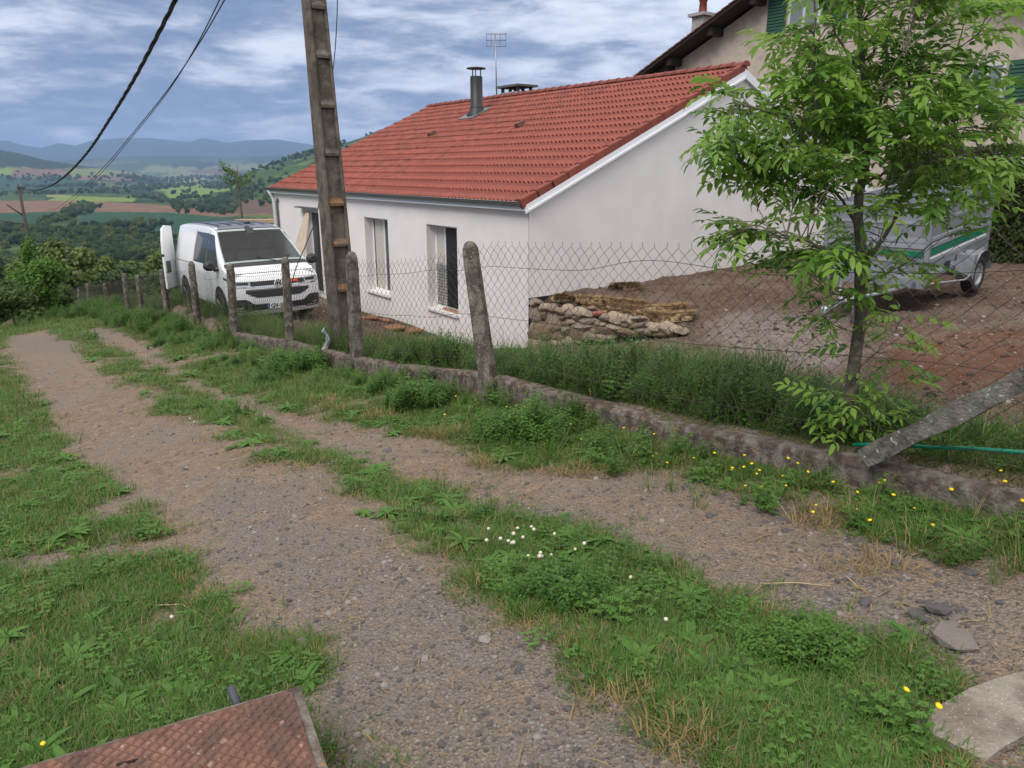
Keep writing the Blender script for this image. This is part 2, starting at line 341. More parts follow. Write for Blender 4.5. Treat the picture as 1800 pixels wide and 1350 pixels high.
# ------------------------------------------------------------------ ground
def inpoly(x, y, poly):
    x = np.asarray(x, float); y = np.asarray(y, float); c = np.zeros(x.shape, bool); n = len(poly)
    for i in range(n):
        x0, y0 = poly[i]; x1, y1 = poly[(i + 1) % n]
        if y0 == y1: continue
        k = ((y0 > y) != (y1 > y)) & (x < (x1 - x0) * (y - y0) / (y1 - y0) + x0); c ^= k
    return c
def to_sv(pts): return [sv(*hit(px, py)[:2]) for px, py in pts]
LAWN = to_sv([(5, 592), (30, 640), (45, 680), (85, 730), (120, 770), (140, 800), (200, 850), (250, 900), (300, 960), (340, 1010), (400, 1050), (440, 1100), (520, 1130), (520, 1180), (540, 1215), (570, 1290), (640, 1420), (760, 1700)]) + [(-12, -4.2), (-14, -12), (6, -19), (22, -19), (24, -6)]
STRIP = to_sv([(60, 572), (130, 575), (190, 605), (240, 630), (290, 650), (330, 680), (400, 705), (470, 745), (560, 790), (640, 830), (700, 850), (780, 850), (820, 880), (890, 900), (960, 930), (1050, 960), (1110, 990), (1180, 1010), (1250, 1040), (1330, 1070), (1480, 1100), (1560, 1150), (1700, 1200), (1720, 1240), (1640, 1290), (1700, 1400), (1350, 1420), (1280, 1330), (1200, 1270), (1130, 1220), (1060, 1180), (1000, 1130), (890, 1070), (850, 1020), (800, 980), (720, 930), (690, 890), (600, 870), (560, 830), (440, 810), (400, 780), (370, 740), (290, 730), (250, 690), (180, 650), (120, 600)])
VERGE = to_sv([(170, 572), (250, 600), (320, 650), (370, 680), (450, 700), (530, 730), (640, 745), (700, 770), (780, 770), (830, 800), (880, 815), (960, 820), (1050, 825), (1120, 820), (1200, 830), (1300, 860), (1380, 890), (1450, 905), (1530, 925), (1600, 960), (1700, 990), (1850, 1015)]) + [(-8, -1.2), (-8, 0), (47, 0), (47, -2.5), (24, -1.6)]
GREY = to_sv([(0, 590), (100, 590), (180, 600), (120, 620), (40, 620)]), to_sv([(420, 830), (560, 880), (700, 960), (800, 1050), (960, 1150), (1100, 1250), (1250, 1360), (1350, 1500), (500, 1500), (620, 1250), (560, 1100), (420, 1000), (330, 900)]), to_sv([(150, 568), (230, 585), (160, 600), (100, 580)]), to_sv([(800, 880), (1000, 890), (1200, 960), (1400, 1020), (1650, 1080), (1850, 1150), (1850, 1180), (1500, 1090), (1200, 1000)])
WHITE = to_sv([(1240, 560), (1330, 540), (1480, 560), (1500, 640), (1380, 650), (1260, 620)])
RUST = to_sv([(1560, 600), (1850, 570), (1850, 650), (1700, 680), (1560, 700)])
def masks(s, v):
    jx = (fbm(s * 3, v * 3, 3, 51) - 0.5) * 0.45 + (fbm(s * 11, v * 11, 2, 55) - 0.5) * 0.28; jy = (fbm(s * 3, v * 3, 3, 61) - 0.5) * 0.45 + (fbm(s * 11, v * 11, 2, 65) - 0.5) * 0.28; S_, V_ = s + jx * 0.8, v + jy * 0.8
    patch = fbm(s * 1.6, v * 1.6, 4, 71)
    g = inpoly(S_, V_, LAWN) * (0.95 - 0.6 * sstep(-7.5, -5, V_) * sstep(.47, .40, .5 * patch + .5 * fbm(s * 6, v * 6, 3, 75)))
    st = inpoly(S_, V_, STRIP); thin = sstep(-4.2, -0.5, s); p2 = 0.5 * patch + 0.5 * fbm(s * 5, v * 5, 3, 73)
    g = np.maximum(g, st * np.clip(0.6 + (p2 - (0.475 + 0.02 * thin)) * 9, 0.40, 0.95))
    g = np.maximum(g, inpoly(S_, V_, VERGE) * np.clip(.6 + (p2 - .43) * 7, .35, .95))
    inside = sstep(0.0, 0.08, v) * sstep(1.25, 0.7, V_) * sstep(24, 20, s); g = np.maximum(g, inside * sstep(11.4, 10.6, s) * 0.9)
    g = np.maximum(g, sstep(23, 26, s + jx) * 0.95); g = np.maximum(g, sstep(-15, -17, v) * 1.0)
    g = np.maximum(g, 0.85 * sstep(16, 19, s) * sstep(3.5, 1.5, v)); g = np.maximum(g, 0.9 * sstep(12.5, 13.5, V_) * sstep(5, 3, s)); g = np.maximum(g, 0.9 * sstep(10.5, 11.5, V_) * sstep(-1.2, -2.0, S_))
    gr = np.zeros_like(s)
    for P in GREY: gr = np.maximum(gr, inpoly(S_, V_, P) * 1.0)
    wh = inpoly(S_, V_, WHITE) * 1.0; ru = inpoly(S_, V_, RUST) * 1.0; ya = sstep(0.4, 1.0, V_) * sstep(16, 13, s)
    return g, gr, wh, ru, ya
def color_attr(me, name, arr):
    a = me.color_attributes.new(name, 'FLOAT_COLOR', 'POINT'); a.data.foreach_set('color', np.ascontiguousarray(arr, np.float32).ravel())
def blur(A, n):
    for _ in range(n):
        B = A.copy(); B[1:-1, 1:-1] = (A[1:-1, 1:-1] * 2 + A[:-2, 1:-1] + A[2:, 1:-1] + A[1:-1, :-2] + A[1:-1, 2:]) / 6; A = B
    return A
def ground_material():
    mt = bpy.data.materials.new('ground'); mt.use_nodes = True; N, L = nodes(mt); b = N['Principled BSDF']; b.inputs['Roughness'].default_value = 0.95; b.inputs['Specular IOR Level'].default_value = 0.15
    tc = N.new('ShaderNodeTexCoord')
    def noise(sc, d=6, rg=0.6):
        n = N.new('ShaderNodeTexNoise'); n.inputs['Scale'].default_value = sc; n.inputs['Detail'].default_value = d; n.inputs['Roughness'].default_value = rg; L.new(tc.outputs['Object'], n.inputs['Vector']); return n.outputs[0]
    def rmp(src, a, bb, c=0.0, d=1.0):
        r = N.new('ShaderNodeMapRange'); r.inputs['From Min'].default_value = a; r.inputs['From Max'].default_value = bb; r.inputs['To Min'].default_value = c; r.inputs['To Max'].default_value = d; L.new(src, r.inputs['Value']); return r.outputs[0]
    def mixc(f, a, bb):
        mx = N.new('ShaderNodeMix'); mx.data_type = 'RGBA'
        if isinstance(f, float): mx.inputs['Factor'].default_value = f
        else: L.new(f, mx.inputs['Factor'])
        for k, c in (('A', a), ('B', bb)):
            if isinstance(c, tuple): mx.inputs[k].default_value = (*c, 1)
            else: L.new(c, mx.inputs[k])
        return mx.outputs['Result']
    def mth(op, a, bb):
        n = N.new('ShaderNodeMath'); n.operation = op
        for i, x in enumerate((a, bb)):
            if isinstance(x, float): n.inputs[i].default_value = x
            else: L.new(x, n.inputs[i])
        return n.outputs[0]
    at = N.new('ShaderNodeAttribute'); at.attribute_name = 'mask'; sp = N.new('ShaderNodeSeparateColor'); L.new(at.outputs['Color'], sp.inputs[0])
    a2 = N.new('ShaderNodeAttribute'); a2.attribute_name = 'mask2'; sp2 = N.new('ShaderNodeSeparateColor'); L.new(a2.outputs['Color'], sp2.inputs[0])
    n1, n2, n3 = noise(1.3), noise(9), noise(60, 3)
    vo = N.new('ShaderNodeTexVoronoi'); vo.inputs['Scale'].default_value = 52; L.new(tc.outputs['Object'], vo.inputs['Vector'])
    vo2 = N.new('ShaderNodeTexVoronoi'); vo2.inputs['Scale'].default_value = 120; L.new(tc.outputs['Object'], vo2.inputs['Vector'])
    soil = mixc(rmp(n2, 0.38, 0.62), (0.35, 0.245, 0.165), (0.225, 0.158, 0.110)); soil = mixc(rmp(n1, 0.42, 0.62), soil, (0.27, 0.215, 0.17)); soil = mixc(rmp(noise(28, 4, .7), 0.5, 0.62, 0, .55), soil, (0.15, 0.118, 0.092))
    hs = N.new('ShaderNodeHueSaturation'); hs.inputs['Saturation'].default_value = 0.25; L.new(vo.outputs['Color'], hs.inputs['Color']); sx = N.new('ShaderNodeSeparateColor'); L.new(hs.outputs[0], sx.inputs[0])
    peb = mixc(sx.outputs[0], (0.105, 0.098, 0.094), (0.34, 0.31, 0.275)); peb = mixc(rmp(vo.outputs['Distance'], 0.3, 0.6), peb, (0.14, 0.112, 0.09))
    soil = mixc(rmp(n3, 0.50, 0.60, 0.08, 0.85), soil, peb)
    grey = mixc(rmp(n2, 0.4, 0.7, 0.15, 0.8), peb, (0.235, 0.20, 0.172))
    gf = mth('MULTIPLY', sp.outputs[1], rmp(n2, 0.28, 0.55)); c = mixc(gf, soil, grey)
    yard = mixc(rmp(n2, 0.35, 0.65), (0.165, 0.105, 0.075), (0.085, 0.053, 0.039)); yard = mixc(rmp(n1, .45, .62, 0, .7), yard, (0.19, 0.145, 0.115)); yard = mixc(rmp(n3, 0.60, 0.66, 0, 0.8), yard, (0.34, 0.30, 0.26)); c = mixc(sp.outputs[2], c, yard)
    c = mixc(mth('MULTIPLY', sp2.outputs[0], rmp(n2, 0.3, 0.66, 0, .8)), c, (0.33, 0.295, 0.27)); c = mixc(mth('MULTIPLY', sp2.outputs[1], rmp(n2, 0.3, 0.6, 0.2, 0.9)), c, (0.15, 0.068, 0.036))
    grs = mixc(rmp(n2, 0.35, 0.7), (0.045, 0.075, 0.018), (0.105, 0.095, 0.04)); grs = mixc(rmp(n3, 0.5, 0.62), grs, (0.17, 0.125, 0.07))
    gm = mth('ADD', sp.outputs[0], rmp(n2, 0.3, 0.7, -0.35, 0.35)); c = mixc(rmp(gm, 0.4, 0.65, 0, 0.92), c, grs)
    L.new(c, b.inputs['Base Color'])
    bp = N.new('ShaderNodeBump'); bp.inputs['Strength'].default_value = 1.0; bp.inputs['Distance'].default_value = 0.022
    h = mth('ADD', mth('MULTIPLY', rmp(vo.outputs['Distance'], 0.0, 0.55, 1, 0), 0.7), mth('MULTIPLY', n3, 1.1)); L.new(mth('ADD', h, mth('MULTIPLY', n2, 1.6)), bp.inputs['Height']); L.new(bp.outputs[0], b.inputs['Normal'])
    return mt
GM = ground_material()
def build_ground():
    A, B, Z = GA, GB, GRID.copy()
    edge = np.maximum(np.maximum(sstep(50, 61, A), sstep(28, 34, B)), np.maximum(sstep(-17, -19.8, B), sstep(-12, -13.9, A))); Z = Z - edge * 1.2
    X, Y = xy(A, B); h, w = A.shape; V = np.stack([X, Y, Z], -1).reshape(-1, 3)
    i = np.arange(h * w).reshape(h, w); F = np.stack([i[:-1, :-1], i[1:, :-1], i[1:, 1:], i[:-1, 1:]], -1).reshape(-1, 4)
    g, gr, wh, ru, ya = masks(A, B); g, gr, wh, ru = blur(g, 5), blur(gr, 6), blur(wh, 5), blur(ru, 5)
    ca = np.stack([g, gr, ya, np.ones_like(g)], -1).reshape(-1, 4); cb = np.stack([wh, ru, g * 0, np.ones_like(g)], -1).reshape(-1, 4)
    # the house stands on this ground: cut no hole, it rests in it
    me = bpy.data.meshes.new('ground'); me.vertices.add(len(V)); me.vertices.foreach_set('co', V.ravel().astype(np.float32))
    me.loops.add(F.size); me.loops.foreach_set('vertex_index', F.ravel().astype(np.int32)); me.polygons.add(len(F)); me.polygons.foreach_set('loop_start', np.arange(0, F.size, 4, dtype=np.int32))
    me.polygons.foreach_set('use_smooth', np.ones(len(F), bool)); me.update(calc_edges=True); me.validate()
    color_attr(me, 'mask', ca); color_attr(me, 'mask2', cb); me.materials.append(GM); return tag(link('ground', me), kind='structure')
build_ground()

# valley, fields, hills
def far_material():
    mt = bpy.data.materials.new('valley'); mt.use_nodes = True; N, L = nodes(mt); b = N['Principled BSDF']; b.inputs['Roughness'].default_value = 1; b.inputs['Specular IOR Level'].default_value = 0.05
    at = N.new('ShaderNodeAttribute'); at.attribute_name = 'col'; tc = N.new('ShaderNodeTexCoord'); h = N.new('ShaderNodeHueSaturation')
    n = N.new('ShaderNodeTexNoise'); n.inputs['Scale'].default_value = 0.03; n.inputs['Detail'].default_value = 9; n.inputs['Roughness'].default_value = 0.7; L.new(tc.outputs['Object'], n.inputs[0])
    r = N.new('ShaderNodeMapRange'); r.inputs['From Min'].default_value = 0.3; r.inputs['From Max'].default_value = 0.7; r.inputs['To Min'].default_value = 0.7; r.inputs['To Max'].default_value = 1.3; L.new(n.outputs[0], r.inputs[0])
    L.new(r.outputs[0], h.inputs['Value']); L.new(at.outputs[0], h.inputs['Color']); L.new(h.outputs[0], b.inputs['Base Color']); return mt
DKG, MDG, LTG, BRN, DBR, TEAL, YEL = (0.022, 0.042, 0.016), (0.05, 0.085, 0.025), (0.15, 0.21, 0.045), (0.17, 0.105, 0.07), (0.11, 0.075, 0.055), (0.03, 0.07, 0.04), (0.20, 0.22, 0.08)
FIELDS = [(BRN, [(-200, 352), (160, 353), (420, 362), (470, 368), (520, 380), (390, 382), (150, 372), (-200, 378)]), (TEAL, [(-200, 380), (110, 372), (90, 392), (-200, 405)]), (TEAL, [(150, 372), (300, 374), (470, 385), (480, 420), (250, 412), (130, 400)]),
          (DBR, [(400, 360), (700, 362), (700, 385), (420, 378)]), (LTG, [(110, 344), (240, 348), (235, 355), (80, 353)]), (TEAL, [(-200, 314), (160, 316), (200, 330), (-200, 344)]), (BRN, [(20, 298), (110, 298), (115, 309), (20, 312)]), (LTG, [(-100, 297), (25, 298), (20, 308), (-100, 310)]),
          (YEL, [(84, 343), (120, 343), (118, 347), (84, 347)]), (BRN, [(130, 310), (240, 313), (230, 318), (130, 317)]), (YEL, [(290, 313), (360, 311), (350, 320), (290, 322)]), (MDG, [(-200, 346), (80, 346), (80, 352), (-200, 352)])]
HILLF = [(LTG, [(288, 338), (330, 331), (370, 326), (425, 326), (380, 338), (345, 350), (300, 350)]), (LTG, [(268, 336), (330, 322), (390, 318), (360, 326), (300, 337)]), (MDG, [(350, 350), (420, 327), (470, 320), (520, 340), (480, 356)]), (MDG, [(400, 318), (520, 290), (545, 300), (440, 322)])]
def build_valley():
    azs = np.concatenate([np.arange(-180, -42, 3.0), np.arange(-42, -8, 0.12), np.arange(-8, 181, 3.0)]); rs = np.concatenate([np.linspace(24, 100, 30), np.geomspace(104, 2600, 210), np.geomspace(2650, 24000, 120)])
    A, B = np.meshgrid(azs, rs, indexing='ij'); Z = far_z(A, B); Z = Z - sstep(60, 30, B) * 0.8
    X = B * np.sin(np.radians(A)); Y = B * np.cos(np.radians(A)); h, w = A.shape; V = np.stack([X, Y, Z], -1).reshape(-1, 3)
    i = np.arange(h * w).reshape(h, w); F = np.stack([i[:-1, :-1], i[:-1, 1:], i[1:, 1:], i[1:, :-1]], -1).reshape(-1, 4)
    n1 = fbm(X / 220, Y / 220, 4, 91); n2 = fbm(X / 60, Y / 60, 4, 92)
    C = np.where((n1 > 0.5)[..., None], np.array(MDG), np.array(DKG)) * (0.8 + 0.5 * n2[..., None])
    far = sstep(2500, 4500, B)[..., None]; cell = _hash(np.floor(X / 420 + n1).astype(np.int64), np.floor(Y / 600 + n2).astype(np.int64), 5)
    fc = np.where((cell > 0.72)[..., None], np.array(YEL) * 0.8, np.where((cell > 0.45)[..., None], np.array(MDG), np.where((cell > 0.36)[..., None], np.array(BRN) * 0.7, np.array(DKG)))); C = C * (1 - far) + fc * far
    up = sstep(7000, 9000, B)[..., None]; C = C * (1 - up) + np.array((0.03, 0.05, 0.03)) * up
    sl = ((np.interp(A, *cR) > -30) & (B > 900) & (B < 3600))[..., None]; C = np.where(sl, np.where((n2 > 0.47)[..., None], np.array((0.028, 0.055, 0.02)), np.array((0.085, 0.12, 0.04))), C)
    for col, poly in FIELDS + HILLF:
        W_ = [vhit(*p) for p in poly]; k = inpoly(X, Y, W_) & (B > 250); C = np.where(k[..., None], np.array(col) * (0.9 + 0.2 * n2[..., None]), C)
    near = (B < 560)[..., None]; C = np.where(near & (n2 > 0.52)[..., None], np.array((0.055, 0.08, 0.028)), C)
    me = bpy.data.meshes.new('valley'); me.from_pydata(V.tolist(), [], F.tolist()); me.polygons.foreach_set('use_smooth', np.ones(len(F), bool))
    color_attr(me, 'col', np.concatenate([C, np.ones_like(C[..., :1])], -1).reshape(-1, 4)); me.materials.append(far_material()); me.update()
    return tag(link('valley_and_hills', me), kind='structure')
build_valley()
# closed box of thin air; its bottom lies a metre under the lowest ground, its top above the highest hill
hz = MB().box((-26000, -26000, -68), (26000, 26000, 640)).obj('haze'); hm = bpy.data.materials.new('haze'); hm.use_nodes = True; N, L = nodes(hm); N.remove(N['Principled BSDF'])
pv = N.new('ShaderNodeVolumePrincipled'); pv.inputs['Color'].default_value = (0.42, 0.62, 1.0, 1); pv.inputs['Density'].default_value = 8.5e-5; pv.inputs['Anisotropy'].default_value = 0.1
L.new(pv.outputs[0], N['Material Output'].inputs['Volume']); hz.data.materials.append(hm); tag(hz, kind='stuff')
# ------------------------------------------------------------------ new white house (a along the long wall, b into the house)
HX, HY_, HZ = 0.344, 15.284, -0.793
HM = Matrix(((D1[0], D2[0], 0, HX), (D1[1], D2[1], 0, HY_), (0, 0, 1, HZ), (0, 0, 0, 1)))
def hp(a, b, z): return HM @ Vector((a, b, z))
def house_plane_hit(px, py, off=0.0):
    """point where a sight line meets the roof plane (tile surface)"""
    r = Vector(ray(px, py)); n = HM.to_3x3() @ Vector((0, -SL, 1)); p0 = hp(0, 0, RZ + off); t = p0.dot(n) / r.dot(n); return HM.inverted() @ (r * t)
SL, RZ, RB, LA, WB = 0.4535, 0.30, 6.39, 15.3, 12.8   # roof slope, tile plane above eave, ridge at b, length, width
plaster = mat('plaster', (0.76, 0.725, 0.705), 0.95, var=0.06, vs=0.5, bump=0.35, bs=120, spec=0.1)
pvc = mat('white_pvc', (0.80, 0.81, 0.83), 0.4); zinc = mat('zinc', (0.15, 0.16, 0.17), 0.45, metal=0.4); black = mat('black', (0.015, 0.015, 0.017), 0.6); dark_in = mat('dark_room', (0.02, 0.02, 0.022), 0.9)
bitumen = mat('bitumen', (0.02, 0.02, 0.022), 0.85); glassm = mat('window_glass', (0.03, 0.035, 0.04), 0.05, spec=0.8); beige = mat('shutter_beige', (0.50, 0.47, 0.42), 0.7, var=.05)
terra = mat('terracotta', (0.228, 0.057, 0.038), 0.85, var=0.3, vs=2.5, col2=(0.165, 0.043, 0.032), mix2=0.4, bump=0.15, bs=60)
def tile_material():
    m = terra; N, L = nodes(m); b = N['Principled BSDF']; src = b.inputs['Base Color'].links[0].from_socket
    oi = N.new('ShaderNodeObjectInfo'); g = N.new('ShaderNodeNewGeometry'); a = N.new('ShaderNodeMath'); a.operation = 'ADD'; L.new(oi.outputs['Random'], a.inputs[0]); L.new(g.outputs['Random Per Island'], a.inputs[1])
    r = N.new('ShaderNodeMapRange'); r.inputs['From Max'].default_value = 2; r.inputs['To Min'].default_value = 0.82; r.inputs['To Max'].default_value = 1.2; L.new(a.outputs[0], r.inputs[0])
    h = N.new('ShaderNodeHueSaturation'); L.new(r.outputs[0], h.inputs['Value']); L.new(src, h.inputs['Color']); L.new(h.outputs[0], b.inputs['Base Color'])
tile_material()
house = thing('white_house', 'low new white rendered house with a red tiled roof behind the wire fence', 'house', HM.to_translation(), (0, 0, -AZ + 0))
house.matrix_world = HM
def hb(a, b): return MB().box(a, b)
WIN = [(2.77, 4.20, -2.58, -0.50, 'b'), (6.30, 7.75, -2.58, -0.50, 'a'), (11.15, 12.47, -3.24, -0.53, 'd')]
def build_house():
    m = MB().use(plaster); A = sorted({0, LA} | {w[0] for w in WIN} | {w[1] for w in WIN}); Zs = [-3.30, -3.24, -2.58, -0.53, -0.50, 0.0]
    for i in range(len(A) - 1):
        for j in range(len(Zs) - 1):
            a0, a1, z0, z1 = A[i], A[i + 1], Zs[j], Zs[j + 1]
            if any(w[0] <= a0 and w[1] >= a1 and w[2] <= z0 and w[3] >= z1 for w in WIN): continue
            m.add([(a0, 0, z0), (a1, 0, z0), (a1, 0, z1), (a0, 0, z1)], [(0, 1, 2, 3)])
    for a0, a1, z0, z1, _ in WIN:      # reveals
        D = 0.30
        m.add([(a0, 0, z0), (a0, D, z0), (a0, D, z1), (a0, 0, z1)], [(0, 1, 2, 3)]); m.add([(a1, 0, z0), (a1, D, z0), (a1, D, z1), (a1, 0, z1)], [(3, 2, 1, 0)])
        m.add([(a0, 0, z1), (a1, 0, z1), (a1, D, z1), (a0, D, z1)], [(0, 1, 2, 3)]); m.add([(a0, 0, z0), (a1, 0, z0), (a1, D, z0), (a0, D, z0)], [(3, 2, 1, 0)])
    wl = m.obj('long_wall', None, house)
    g = MB().use(plaster); RT = SL * RB
    g.prism([(0.0, -1.78), (0.0, 0.0), (RB, RT), (WB, 0.0), (WB, -1.60)], 0, 0.02, Matrix(((0, 0, 1, 0), (1, 0, 0, 0), (0, 1, 0, 0), (0, 0, 0, 1))))
    gw = g.obj('gable_wall', None, house)
    f = MB().use(bitumen).box((0.021, 0.03, -3.9), (0.2, WB, -1.5)); f.box((0.0, 0.03, -3.9), (LA, 0.2, -3.29)); f.obj('foundation', None, house)
    b = MB().use(plaster).box((LA - .02, 0, -3.6), (LA, WB, 0)); b.box((0, WB, -3.9), (LA, WB + .02, 0)); b.prism([(0, 0), (RB, RT), (WB, 0)], LA - .02, LA, Matrix(((0, 0, 1, 0), (1, 0, 0, 0), (0, 1, 0, 0), (0, 0, 0, 1)))); b.obj('rear_walls', None, house)
    MB().use(dark_in).box((0.3, 0.6, -3.4), (LA - .3, 5, -0.2)).obj('interior', None, house)
    # windows
    for a0, a1, z0, z1, k in WIN:
        w = MB().use(pvc); d0, d1 = 0.25, 0.31
        for p, q in (((a0, d0, z0), (a0 + .06, d1, z1)), ((a1 - .06, d0, z0), (a1, d1, z1)), ((a0 + .06, d0, z0), (a1 - .06, d1, z0 + .06)), ((a0 + .06, d0, z1 - .06), (a1 - .06, d1, z1))): w.box(p, q)
        w = w.obj('window', None, house)
        if k == 'b':
            MB().use(black).box((a0 + .06, .27, z0 + .06), (3.71, .28, z1 - .06)).obj('dark_opening', None, w)
            MB().use(beige).box((3.75, .262, z0 + .06), (a1 - .06, .28, z1 - .06)).obj('pane', None, w)
            MB().use(pvc).box((3.71, .25, z0 + .06), (3.75, .29, z1 - .06)).obj('mullion', None, w)
            gr = MB().use(black)
            for q in np.arange(z0 + .1, z0 + 1.15, .075): gr.tube([(3.2, .22, q), (a1 - .05, .22, q)], .006, 4)
            for q in np.arange(3.24, a1 - .05, .085): gr.tube([(q, .22, z0 + .06), (q, .22, z0 + 1.15)], .006, 4)
            tag(gr.obj('lattice', None, w), kind='stuff')
            MB().use(mat('raw_wood', (0.35, 0.2, 0.11), .8, var=.2)).box((a0 + .1, .10, z0 + .003), (a1 - .5, .21, z0 + .05)).obj('wooden_board', None, w)
        elif k == 'a':
            MB().use(mat('dark_grey', (.09, .09, .095), .7)).box((a0 + .06, .27, z0 + .06), (7.0, .28, z1 - .06)).obj('dark_opening', None, w)
            MB().use(beige).box((7.06, .262, z0 + .06), (a1 - .12, .28, z1 - .06)).obj('pane', None, w)
            MB().use(pvc).box((7.0, .25, z0 + .06), (7.06, .29, z1 - .06)).obj('mullion', None, w)
            MB().use(black).box((a1 - .12, .252, z0 + .06), (a1 - .10, .288, z1 - .06)).obj('seal', None, w)
        else:
            MB().use(mat('dark_grey', (.09, .09, .095), .7)).box((a0 + .06, .27, z0 + .06), (a1 - .06, .28, z1 - .06)).obj('dark_opening', None, w)
        if k != 'd':
            s = MB().use(mat('sill', (.62, .62, .63), .7)).box((a0 - .02, -.07, z0 - .06), (a1 + .02, .25, z0 - .002 + 0)); s = s.obj('window_sill', None, house); bevel(s, .006)
    # rake board, fascia, gutter
    q = MB().use(pvc); T = Matrix(((0, 0, 1, 0), (1, 0, 0, 0), (0, 1, 0, 0), (0, 0, 0, 1)))
    q.prism([(-.12, -.03), (RB, RT + .005), (RB, RT + .15), (-.12, .115)], -.075, -.003, T); q.obj('rake_board', None, house)
    q = MB().use(pvc).prism([(-.15, -.055), (RB, RT - .03), (RB, RT + .02), (-.15, -.01)], -.105, -.078, T); q.obj('rake_trim', None, house)
    q = MB().use(pvc).prism([(WB + .12, -.03), (RB, RT + .005), (RB, RT + .20), (WB + .12, .17)], -.075, -.003, T); q.obj('rake_board', None, house)
    q = MB().use(pvc).box((-.1, -.16, -.005), (LA + .1, -.003, .035)); q.box((-.1, -.145, .036), (LA + .1, -.12, .075)); q.obj('fascia_board', None, house)
    q = MB().use(zinc); n = 9; pr = [(-.21 - .075 * math.cos(math.pi * k / n), .17 - .085 * math.sin(math.pi * k / n)) for k in range(n + 1)]
    q.grid([[(a, y, z) for y, z in pr] for a in (-.02, LA + .05)], flip=True); q.grid([[(a, -.21 + (y + .21) * .96, z + .003) for y, z in pr] for a in (-.02, LA + .05)]); q.tube([(-.02, -.287, .172), (LA + .05, -.287, .172)], .011, 6)
    for a in (-.02, LA + .05): q.prism(pr, a - .004, a + .004, T)
    q.obj('gutter', None, house)
    q = MB().use(mat('fascia_grey', (.22, .22, .23), .6)).box((-.03, -.118, .037), (LA + .03, -.11, .26)); q.obj('eave_board', None, house)
    q = MB().use(pvc).tube([(LA - .1, -.21, .08), (LA - .1, -.12, -.1), (LA - .1, -.05, -.25), (LA - .1, -.05, -3.1)], .05, 10); q.obj('downpipe', None, house)
    q = MB().use(zinc).tube([(LA - .55, -.05, -.3), (LA - .5, -.05, -.2), (LA - .45, -.06, -.3), (LA - .45, -.05, -3.0)], .04, 8); q.obj('grey_pipe', None, house)
    # roof: deck, tiles row by row, verge tiles, ridge tiles
    roof = MB().use(mat('roof_deck', (.12, .05, .035), .9)).prism([(-.2, .17), (RB, RT + .24), (WB + .2, .17), (WB + .2, .1), (RB, RT + .1), (-.2, .1)], .03, LA, T).obj('roof', None, house)
    TWd, NR = 0.30, 17; sl = math.sqrt(1 + SL * SL); span = (RB + .24) * sl; rowp = span / NR; TL = rowp + .07
    def tile_mesh(w=TWd, waves=2):
        t = MB().use(terra); nx = 5 * waves; P = []
        hs = lambda u: .034 * max(0, math.sin(u * waves * 2 * math.pi - .6)) ** .8 if math.sin(u * waves * 2 * math.pi - .6) > 0 else 0
        for y in (0, TL): P.append([(w * i / nx, y, hs(i / nx) * (1.9 if y == 0 else .95) + .03 - .022 * (y / TL)) for i in range(nx + 1)])
        t.grid(P, True); t.grid([[(x, y + .004, z - .010) for x, y, z in P[0]], P[0]], False); t.add([(P[0][0][0], P[0][0][1], P[0][0][2] - .02), P[0][0], P[1][0], (P[1][0][0], P[1][0][1], P[1][0][2] - .02)], [(0, 1, 2, 3)])
        return t.mesh('roof_tile')
    tm = tile_mesh(); ang = math.atan(SL); nc = int((LA - .12) / TWd)
    left_cut = lambda r_: LA
    def place(i, r_): return Vector((.06 + i * TWd, -.24 + r_ * rowp / sl, RZ - .06 - .24 * SL + (r_ * rowp) * SL / sl))
    cells = []
    for r_ in range(NR):
        for i in range(nc):
            p = hp(*place(i, r_)); d = p.length; cells.append((d * (1 + 0.0 * r_), r_, i))
    cells.sort(); near = set((r_, i) for _, r_, i in cells[:300]); rest = MB().use(terra)
    tv = [v.co.copy() for v in tm.vertices]; tf = [tuple(p.vertices) for p in tm.polygons]
    for r_ in range(NR):
        for i in range(nc):
            M = Matrix.Translation(place(i, r_)) @ Matrix.Rotation(ang, 4, 'X') @ Matrix.Rotation(rng.uniform(-.006, .006), 4, 'Z') @ Matrix.Translation((0, 0, rng.uniform(0, .004)))
            if (r_, i) in near:
                o = link('roof_tile', tm, roof); o.matrix_local = M
            else: rest.add([M @ v for v in tv], tf, True)
    tag(rest.obj('far_roof_tiles', None, roof), kind='stuff')
    # other slope, one sheet of the same tiles seen edge-on only
    r2 = MB().use(terra)
    for r_ in range(NR): y0 = RB + (NR - r_ - 1) * rowp / sl; y1 = y0 + rowp / sl; zz = lambda y: RZ + .0 - (y - RB) * SL + RB * SL; r2.box((.0, y0, zz(y1) - .08), (LA, y1, zz(y1) - .0)) if r_ < NR - 1 else None
    tag(r2.obj('rear_slope_tiles', None, roof), kind='stuff')
    vt = MB().use(terra); c = []
    for y in (0, TL - .02): k = y / TL * .028; c.append([(-.105, y, -.10 - k), (-.105, y, .070 - k), (-.09, y, .09 - k), (-.02, y, .10 - k), (.05, y, .08 - k), (.08, y, .03 - k)])
    vt.grid(c, False); vt.add(c[0] + [(.08, 0, 0), (-.08, 0, -.13)], [(0, 1, 2, 3, 4, 5, 6, 7)]); vtm = vt.mesh('verge_tile')
    for r_ in range(NR):
        o = link('verge_tile', vtm, roof); o.matrix_local = Matrix.Translation(place(0, r_) + Vector((-.02, 0, .012))) @ Matrix.Rotation(ang, 4, 'X')
    rt = MB().use(terra); n = 7; ln = .40
    prf = lambda s_: [(.125 * s_ * math.cos(math.pi * k / n), .10 * s_ * math.sin(math.pi * k / n)) for k in range(n + 1)]
